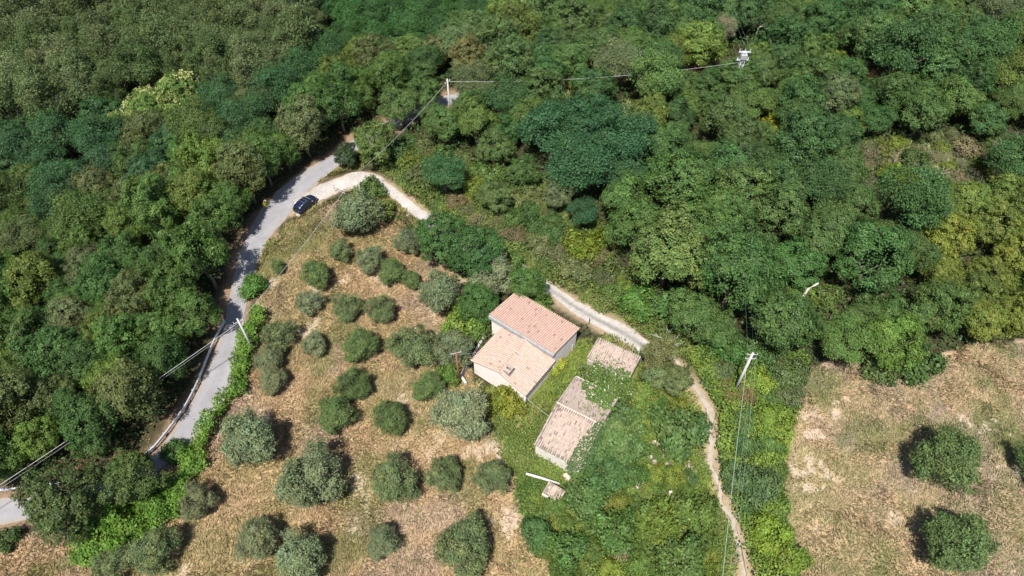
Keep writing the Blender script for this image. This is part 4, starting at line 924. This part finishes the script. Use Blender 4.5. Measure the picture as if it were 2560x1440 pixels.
def rubble(px, py, label, n, spread, seed, c=(.50, .42, .35)):
    rs = random.Random(seed); p = P(px, py, .3); m = MB()
    for k in range(n):
        x, y = rs.gauss(0, spread), rs.gauss(0, spread * .7); s = rs.uniform(.18, .5); a = rs.uniform(0, 3)
        ring = [(x + s * math.cos(a + t) * rs.uniform(.7, 1.2), y + s * math.sin(a + t) * rs.uniform(.5, 1)) for t in np.linspace(0, 6.28, 7)[:-1]]
        h = rs.uniform(.3, .75); cc = tuple(np.array(c) * rs.uniform(.75, 1.2))
        m.hexa([(u, v, -.1) for u, v in ring], [(x + (u - x) * .7, y + (v - y) * .7, h * rs.uniform(.7, 1)) for u, v in ring], cc)
    tag(m.build('stone_rubble', M_stone, None, False, (p[0], p[1], 0)), label, 'rubble')
rubble(1640, 1128, 'pale stones of a collapsed wall in the weeds, upper heap', 9, .8, 1)
rubble(1655, 1158, 'grey stones just below the upper heap of the collapsed wall', 7, .7, 2, (.40, .34, .30))
rubble(1720, 1172, 'grey-brown stone heap near the footpath', 12, .9, 3, (.34, .28, .25))
rubble(1592, 1215, 'small pale stones in the yard, lower left of the heaps', 6, .5, 4)
rubble(1664, 1245, 'loose pale stones, lowest heap of the yard', 6, .5, 5)
rubble(1425, 1192, 'pinkish fallen masonry at the lower corner of the ruin', 7, .5, 6, (.48, .38, .33))
rubble(1613, 888, 'dark stones at the end of the gravel track', 5, .35, 7, (.12, .11, .12))

# ------------------------------------------------------------------ poles and wires
def sagline(a, b, sag, n=18):
    a, b = np.array(a, float), np.array(b, float)
    return [tuple(a + (b - a) * t - np.array([0, 0, sag * 4 * t * (1 - t)])) for t in np.linspace(0, 1, n)]
def pole(name, px, py, top, r, label, c, mat, arms=0, arm_ang=0.0, arm_z=.55, base=None):
    t = P(px, py, top); b = (t[0], t[1], float(terr(t[0], t[1]))); root = thing(name, b, label, 'pole'); h = top - b[2]
    m = MB(); m.tube([(0, 0, -.4), (0, 0, h)], [r * 1.25, r * .8], 10, c); m.build('shaft', mat, root, True)
    for k in range(arms):
        z = h - arm_z - k * .8; L = .55; ca, sa = math.cos(arm_ang), math.sin(arm_ang)
        m = MB(); m.tube([(-ca * L, -sa * L, z), (ca * L, sa * L, z)], .05, 6, (.5, .5, .52)); o = m.build('crossarm', M_metal, root)
        for s_ in (-1, 1):
            m = MB(); m.tube([(s_ * ca * L, s_ * sa * L, z), (s_ * ca * L, s_ * sa * L, z + .22)], [.05, .03], 8, (.6, .6, .6)); m.build('insulator', M_conc, o)
    return t
cg = (.50, .49, .47)
t1 = pole('utility_pole', 593, 797, 7.0, .13, 'pale concrete pole standing in the hedge beside the road', cg, M_conc, 1, .6)
t3 = pole('utility_pole', 1118, 197, 8.0, .13, 'grey pole alone in the wood at top, cables meeting at its head', cg, M_conc, 1, .9)
t4 = pole('utility_pole', 890, 431, 6.5, .10, 'slim white pole at the gravel track bend', (.55, .54, .52), M_conc)
t2 = pole('power_pole', 1883, 882, 8.4, .15, 'thick concrete power pole beside the footpath strip', (.52, .50, .47), M_conc, 2, 0, .35)
tr = pole('steel_pole', 1140, 880, 6.6, .12, 'rust red steel pole left of the house', (.27, .105, .06), M_rust, 1, .3, .2)
def cable(name, pts, r, label, mat=M_wire, n=6, group=None):
    m = MB(); m.tube(pts, r, n, (1, 1, 1)); return tag(m.build(name, mat, None, True), label, 'cable', group)
up = lambda t, d=.5: (t[0], t[1], t[2] - d)
cable('overhead_cable', sagline(up(t4, .3), up(t1, .7), .5), .022, 'long thick overhead cable crossing the upper grove to the roadside pole')
cable('overhead_cable', sagline(up(t3), up(t4, .3), .6), .020, 'overhead cable running down through the trees to the track bend')
e = P(-120, 1290, 4.2); cable('overhead_cable', sagline(up(t1, .7), e, .3, 26), .028, 'overhead cable crossing the road and entering the left wood')
cable('overhead_cable', sagline(up(t1, 1.0), tuple(np.array(e) - np.array([0, 0, .5])), .35, 26), .012, 'thin second wire just beside the cable over the road')
tw = P(1862, 130, 9.6); cable('overhead_cable', sagline(up(t3), (tw[0], tw[1], 7.8), 1.1, 26), .022, 'pale slack cable through the upper wood toward the white pylon')
hc = hf(1.8, -4.0); cable('house_wire', sagline(up(tr, .5), (hc[0], hc[1], 2.6), .15), .015, 'thin wire from the rusty pole to the house eave')
hc = hf(9.3, -5.9); rc = rf(-.02, -1.6); cable('house_wire', sagline((hc[0], hc[1], 2.5), (rc[0], rc[1], 3.4), .15), .02, 'thin pale wire from the gable corner to the ruin')
# pylon with platform, conductors
pb = (tw[0], tw[1], float(terr(tw[0], tw[1]))); py_ = thing('white_pylon', pb, 'white lattice pylon with a crossbeam rising out of the upper right wood', 'pylon'); H_ = 9.6 - pb[2]
m = MB(); wcol = (.72, .72, .74)
leg = [(-.34, -.34), (.34, -.34), (.34, .34), (-.34, .34)]
for (x, y) in leg: m.tube([(x * 1.5, y * 1.5, -.3), (x * .8, y * .8, H_)], .07, 6, wcol)
for k in range(9):
    z0, z1 = H_ * k / 9, H_ * (k + 1) / 9; s0, s1 = 1.5 - .7 * k / 9, 1.5 - .7 * (k + 1) / 9
    for q in range(4):
        (x0, y0), (x1, y1) = leg[q], leg[(q + 1) % 4]; m.tube([(x0 * s0, y0 * s0, z0), (x1 * s1, y1 * s1, z1)], .035, 4, wcol); m.tube([(x0 * s1, y0 * s1, z1), (x1 * s1, y1 * s1, z1)], .03, 4, wcol)
m.build('lattice', M_metal, py_)
for z in (H_, H_ - 1.4):
    m = MB(); m.box(-.95, .95, -.10, .10, z - .10, z + .10, wcol); bo = m.build('crossbeam', M_metal, py_)
    for x in (-.85, 0, .85):
        m = MB(); m.tube([(x, 0, z + .12), (x, 0, z + .5)], [.07, .05], 8, (.6, .6, .62)); m.build('insulator', M_conc, bo)
m = MB(); m.box(-.5, .5, -.5, .2, H_ - 1.1, H_ - .35, (.5, .5, .52)); m.build('transformer', M_metal, py_)
e2 = P(1838, 1560, 13.0)
for k, (dx, lb) in enumerate(((-.5, 'left'), (.1, 'middle'), (.5, 'right'))):
    a = (t2[0] + dx, t2[1], 8.2); b_ = (e2[0] + dx, e2[1], 9.0)
    cable('power_line', sagline(a, b_, .5, 20), .022 if k == 0 else .007, f'{lb} conductor from the concrete power pole down to the bottom edge', M_cond, 5, 'power line conductors')
    cable('power_line', sagline(a, (tw[0] + dx * 1.6, tw[1], 10.0), 1.2, 30), .004 if k == 0 else .002, f'{lb} conductor from the concrete power pole up toward the white pylon', M_cond, 5, 'power line conductors')
    cable('power_line', sagline((tw[0] + dx * 1.6, tw[1], 10.0), (tw[0] + dx * 1.6 + 2, tw[1] + 70, 11), 1.2, 20), .005, f'{lb} conductor leaving the white pylon for the top edge', M_cond, 5, 'power line conductors')

# ------------------------------------------------------------------ guardrail
rail_px = [(560, 800), (540, 835), (526, 866), (514, 895), (490, 958), (462, 1012), (420, 1070), (378, 1122), (325, 1158), (262, 1184), (225, 1195), (160, 1204), (62, 1216), (0, 1222), (-120, 1238)]
rp = resample([P(x, y, .72)[:2] for x, y in rail_px], 80)
rail = thing('guardrail', (float(rp[20][0]), float(rp[20][1]), 0), 'galvanised steel guardrail curving along the left edge of the lower road', 'guardrail')
off = np.array([rp[20][0], rp[20][1], 0])
tn = np.gradient(rp, axis=0); tn /= np.hypot(tn[:, 0], tn[:, 1])[:, None]; nrm2 = np.stack([-tn[:, 1], tn[:, 0]], 1)
prof = [(.00, .80), (.09, .77), (.10, .70), (.02, .64), (.02, .60), (.10, .54), (.09, .47), (.00, .44), (-.04, .44), (-.04, .80)]
zb = terr(rp[:, 0], rp[:, 1]); vs, fs = [], []
for i_ in range(80):
    for a, z in prof: vs.append((rp[i_][0] + nrm2[i_][0] * a - off[0], rp[i_][1] + nrm2[i_][1] * a - off[1], zb[i_] + z))
n_ = len(prof)
for i_ in range(79):
    for q in range(n_): q2 = (q + 1) % n_; fs.append([i_ * n_ + q, i_ * n_ + q2, (i_ + 1) * n_ + q2, (i_ + 1) * n_ + q])
link('rail', mesh_np('rail', vs, fs, M_metal, np.tile([.60, .61, .64], (len(fs), 1))), rail)
for i_ in range(1, 80, 4):
    x, y = rp[i_] - nrm2[i_] * .12 - off[:2]; m = MB(); m.box(x - .06, x + .06, y - .06, y + .06, zb[i_] - .3, zb[i_] + .78, (.5, .51, .53)); m.build('post', M_metal, rail)

# ------------------------------------------------------------------ fence at the bend, wall, small things
fence = thing('wooden_fence', tuple(P(838, 479, 0)), 'weathered wooden rail fence with thin posts beside the track bend', 'fence'); fo = P(838, 479, 0)
fp = [P(838.5, 479, 0) - fo, P(864, 489, 0) - fo, P(888, 482, 0) - fo]
for p_ in fp: m = MB(); m.tube([(p_[0], p_[1], -.2), (p_[0], p_[1], 1.4)], .06, 6, (.46, .42, .38)); m.build('post', M_dead, fence)
for a, b_, z0, z1 in ((fp[0], fp[1], 1.1, .9), (fp[1], fp[2], .95, 1.0), (fp[0], fp[1], .5, .45)):
    m = MB(); m.tube([(a[0], a[1], z0), (b_[0], b_[1], z1)], .05, 6, (.48, .42, .36)); m.build('rail', M_dead, fence)
w0, w1, w2 = P(1165, 958, .5), P(1152, 940, .5), P(1212, 838, .5)
m = MB()
def wallseg(m, a, b, wd, z, c):
    d = np.array(b[:2]) - np.array(a[:2]); d /= np.linalg.norm(d); n = np.array([-d[1], d[0]]) * wd / 2
    q = [a[:2] - n, b[:2] - n, b[:2] + n, a[:2] + n]; m.hexa([(x, y, -.2) for x, y in q], [(x, y, z) for x, y in q], c)
wallseg(m, w1, w2, .28, .62, (.42, .40, .37)); wallseg(m, w0, w1 + (w0 - w1) * .12, .28, .60, (.60, .57, .52))
tag(m.build('low_wall', M_conc, None), 'low grey concrete retaining wall left of the house', 'wall')
for px, py, lb in ((1430, 877, 'short white stake at the right end of the house'), (1472, 810, 'short dark stake beside the gravel track behind the house')):
    p_ = P(px, py, 0); m = MB(); m.tube([(p_[0], p_[1], -.2), (p_[0], p_[1], 1.3)], .05, 6, (.6, .58, .5) if 'white' in lb else (.1, .09, .08)); tag(m.build('wooden_post', M_dead), lb, 'post')
p_ = P(660, 508, .3)
bag = thing('yellow_sack', (p_[0], p_[1], float(terr(p_[0], p_[1])) + .02), 'small round bright yellow sack lying at the shaded left road edge', 'sack')
def lathe(prof, n=14, wob=.06, seed=0):
    rs = random.Random(seed); v = []; f = []
    for r, z in prof:
        for k in range(n): a = 6.2832 * k / n; q = r * (1 + rs.uniform(-wob, wob)); v.append((q * math.cos(a), q * math.sin(a), z))
    for i_ in range(len(prof) - 1):
        for k in range(n): k2 = (k + 1) % n; f.append([i_ * n + k, i_ * n + k2, (i_ + 1) * n + k2, (i_ + 1) * n + k])
    return v, f
v_, f_ = lathe([(.02, 0), (.26, .02), (.34, .16), (.31, .34), (.2, .48), (.06, .56)]); link('body', mesh_np('body', v_, f_, M_yellow, smooth=True), bag)
v_, f_ = lathe([(.05, .555), (.03, .6), (.09, .68), (.02, .7)], 8); link('knot', mesh_np('knot', v_, f_, M_yellow, smooth=True), bag)
p_ = P(661.5, 501, .2); st = thing('pale_sack', (p_[0], p_[1], float(terr(p_[0], p_[1])) + .02), 'small pale grey sack just behind the bright yellow one', 'sack')
v_, f_ = lathe([(.02, 0), (.2, .02), (.27, .12), (.22, .26), (.08, .36), (.02, .4)], seed=4); link('body', mesh_np('body', v_, f_, M_conc, np.tile([.5, .5, .52], (len(f_), 1)), smooth=True), st)

# ------------------------------------------------------------------ parked car
cp = P(763, 508.5, .75); car = thing('parked_car', (cp[0], cp[1], float(terr(cp[0], cp[1])) + .07), 'dark navy blue hatchback with roof rails parked where track leaves the road', 'car', None, math.radians(60))
car.scale = (.93, .93, .96)
def loft(st, ring):
    v, f = [], []
    for s_ in st: v += ring(*s_)
    n = len(v) // len(st)
    for i_ in range(len(st) - 1):
        for k in range(n): k2 = (k + 1) % n; f.append([i_ * n + k, i_ * n + k2, (i_ + 1) * n + k2, (i_ + 1) * n + k])
    return v, f, n
def ring(x, w_, zt, zb_, cr):                               # rounded body section
    return [(x, w_ * math.cos(t) / max(abs(math.cos(t)), abs(math.sin(t))) ** .82, (zt + zb_) / 2 + (zt - zb_) / 2 * math.sin(t) / max(abs(math.cos(t)), abs(math.sin(t))) ** .82) for t in np.linspace(0, 2 * math.pi, 17)[:-1]]
st = [(-2.10, .55, .86, .50, 0), (-2.06, .72, .95, .36, 0), (-1.9, .84, 1.00, .27, 0), (-1.4, .89, 1.02, .24, 0), (-.6, .90, 1.00, .22, 0), (.3, .90, .99, .22, 0), (.95, .89, .97, .22, 0), (1.45, .86, .90, .24, 0), (1.85, .79, .80, .26, 0), (2.03, .66, .72, .32, 0), (2.10, .48, .62, .40, 0)]
v_, f_, n_ = loft(st, ring); f4 = f_
me = bpy.data.meshes.new('body'); me.from_pydata(v_, [], f_ + [list(range(n_)), list(range(len(v_) - n_, len(v_)))[::-1]]); me.materials.append(M_paint); me.polygons.foreach_set('use_smooth', np.ones(len(me.polygons), bool)); link('body', me, car)
cab = [(-2.0, .70, .62, 1.00), (-1.72, .78, .62, 1.40), (-1.2, .80, .64, 1.50), (-.5, .81, .66, 1.53), (.15, .80, .64, 1.49), (.45, .79, .62, 1.42), (1.05, .80, .66, .99)]
def cring(x, wb, wt, zt): return [(x, -wb, .90), (x, wb, .90), (x, (wt + wb) / 2 + .05, (.94 + zt) / 2), (x, wt, zt - .05), (x, wt * .75, zt), (x, 0, zt + .015), (x, -wt * .75, zt), (x, -wt, zt - .05), (x, -(wt + wb) / 2 - .05, (.94 + zt) / 2)]
v_, f_, n_ = loft(cab, cring); me = bpy.data.meshes.new('cabin'); me.from_pydata(v_, [], f_ + [list(range(n_)), list(range(len(v_) - n_, len(v_)))[::-1]]); me.materials.append(M_paint); me.polygons.foreach_set('use_smooth', np.ones(len(me.polygons), bool)); link('cabin', me, car)
def panel(name, pts, mat, off_=(0, 0, .012)):
    m = MB(); pts = [Vector(p) + Vector(off_) for p in pts]; c = sum(pts, Vector()) / len(pts); m.poly(pts); o = m.build(name, mat, car)
    s_ = o.modifiers.new('thickness', 'SOLIDIFY'); s_.thickness = .012; return o
panel('windscreen', [(.52, -.60, 1.41), (.52, .60, 1.41), (1.02, .70, 1.03), (1.02, -.70, 1.03)], M_glass, (.012, 0, .018))
panel('rear_window', [(-1.75, .58, 1.37), (-1.75, -.58, 1.37), (-1.98, -.64, 1.06), (-1.98, .64, 1.06)], M_glass, (-.015, 0, .015))
for s_ in (1, -1):
    for x0, x1, x2, x3 in ((.05, .82, .35, .05), (-.85, -.03, -.03, -.85), (-1.62, -.93, -.93, -1.50)):
        pts = [(x0, s_ * .835, 1.03), (x1, s_ * .835, 1.03), (x2, s_ * .70, 1.40), (x3, s_ * .70, 1.42)]
        panel('side_window', pts if s_ < 0 else pts[::-1], M_glass, (0, s_ * .02, .0))
    m = MB(); m.tube([(-1.55, s_ * .60, 1.44), (-1.5, s_ * .60, 1.57), (-.2, s_ * .62, 1.60), (.22, s_ * .61, 1.50)], .022, 6); m.build('roof_rail', M_alu, car, True)
    m = MB(); m.box(.62, .80, s_ * .98 - .11, s_ * .98 + .11, 1.0, 1.16); m.build('wing_mirror', M_alu, car, bevel=.03)
    m = MB(); m.hexa([(1.80, s_ * .52, .60), (1.98, s_ * .50, .58), (1.90, s_ * .68, .58), (1.72, s_ * .74, .60)], [(1.76, s_ * .54, .83), (1.97, s_ * .50, .74), (1.92, s_ * .67, .74), (1.72, s_ * .745, .83)]); m.build('headlight', M_lamp, car)
    m = MB(); m.hexa([(-2.06, s_ * .56, .72), (-2.0, s_ * .78, .72), (-1.9, s_ * .80, .72), (-1.96, s_ * .56, .72)], [(-2.04, s_ * .56, .95), (-1.98, s_ * .76, .95), (-1.88, s_ * .80, .98), (-1.94, s_ * .56, .98)]); m.build('tail_light', M_red, car)
    for x in (1.28, -1.28):
        v_, f_ = [], []
        prof_ = [(.20, -.09), (.30, -.10), (.325, -.05), (.325, .05), (.30, .10), (.20, .09)]
        for r, yy in prof_:
            for k in range(20): a = 6.2832 * k / 20; v_.append((x + r * math.cos(a), s_ * .80 + yy, .325 + r * math.sin(a)))
        for i_ in range(5):
            for k in range(20): k2 = (k + 1) % 20; f_.append([i_ * 20 + k, i_ * 20 + k2, (i_ + 1) * 20 + k2, (i_ + 1) * 20 + k])
        wh = link('wheel', mesh_np('wheel', v_, f_, M_tyre, smooth=True), car)
        m = MB(); m.tube([(x, s_ * .80 - s_ * .05, .325), (x, s_ * .80 + s_ * .06, .325)], .205, 16); m.build('rim', M_rim, wh)
m = MB(); m.box(-1.1, 1.1, -.012, .012, 1.53, 1.531)
m = MB(); m.tube([(-.62, -.62, 1.58), (-.62, 0, 1.60), (-.62, .62, 1.58)], .018, 6); m.build('roof_bar', M_alu, car)
m = MB(); m.tube([(.02, -.62, 1.56), (.02, 0, 1.575), (.02, .62, 1.56)], .018, 6); m.build('roof_bar', M_alu, car)
m = MB(); m.box(2.02, 2.11, -.36, .36, .42, .58); m.build('grille', M_trim, car, bevel=.02)
print('things', len([o for o in col.objects if o.parent is None]), 'auto', len(auto), {k: sum(a['kd'] == k for a in auto) for k in KIND})
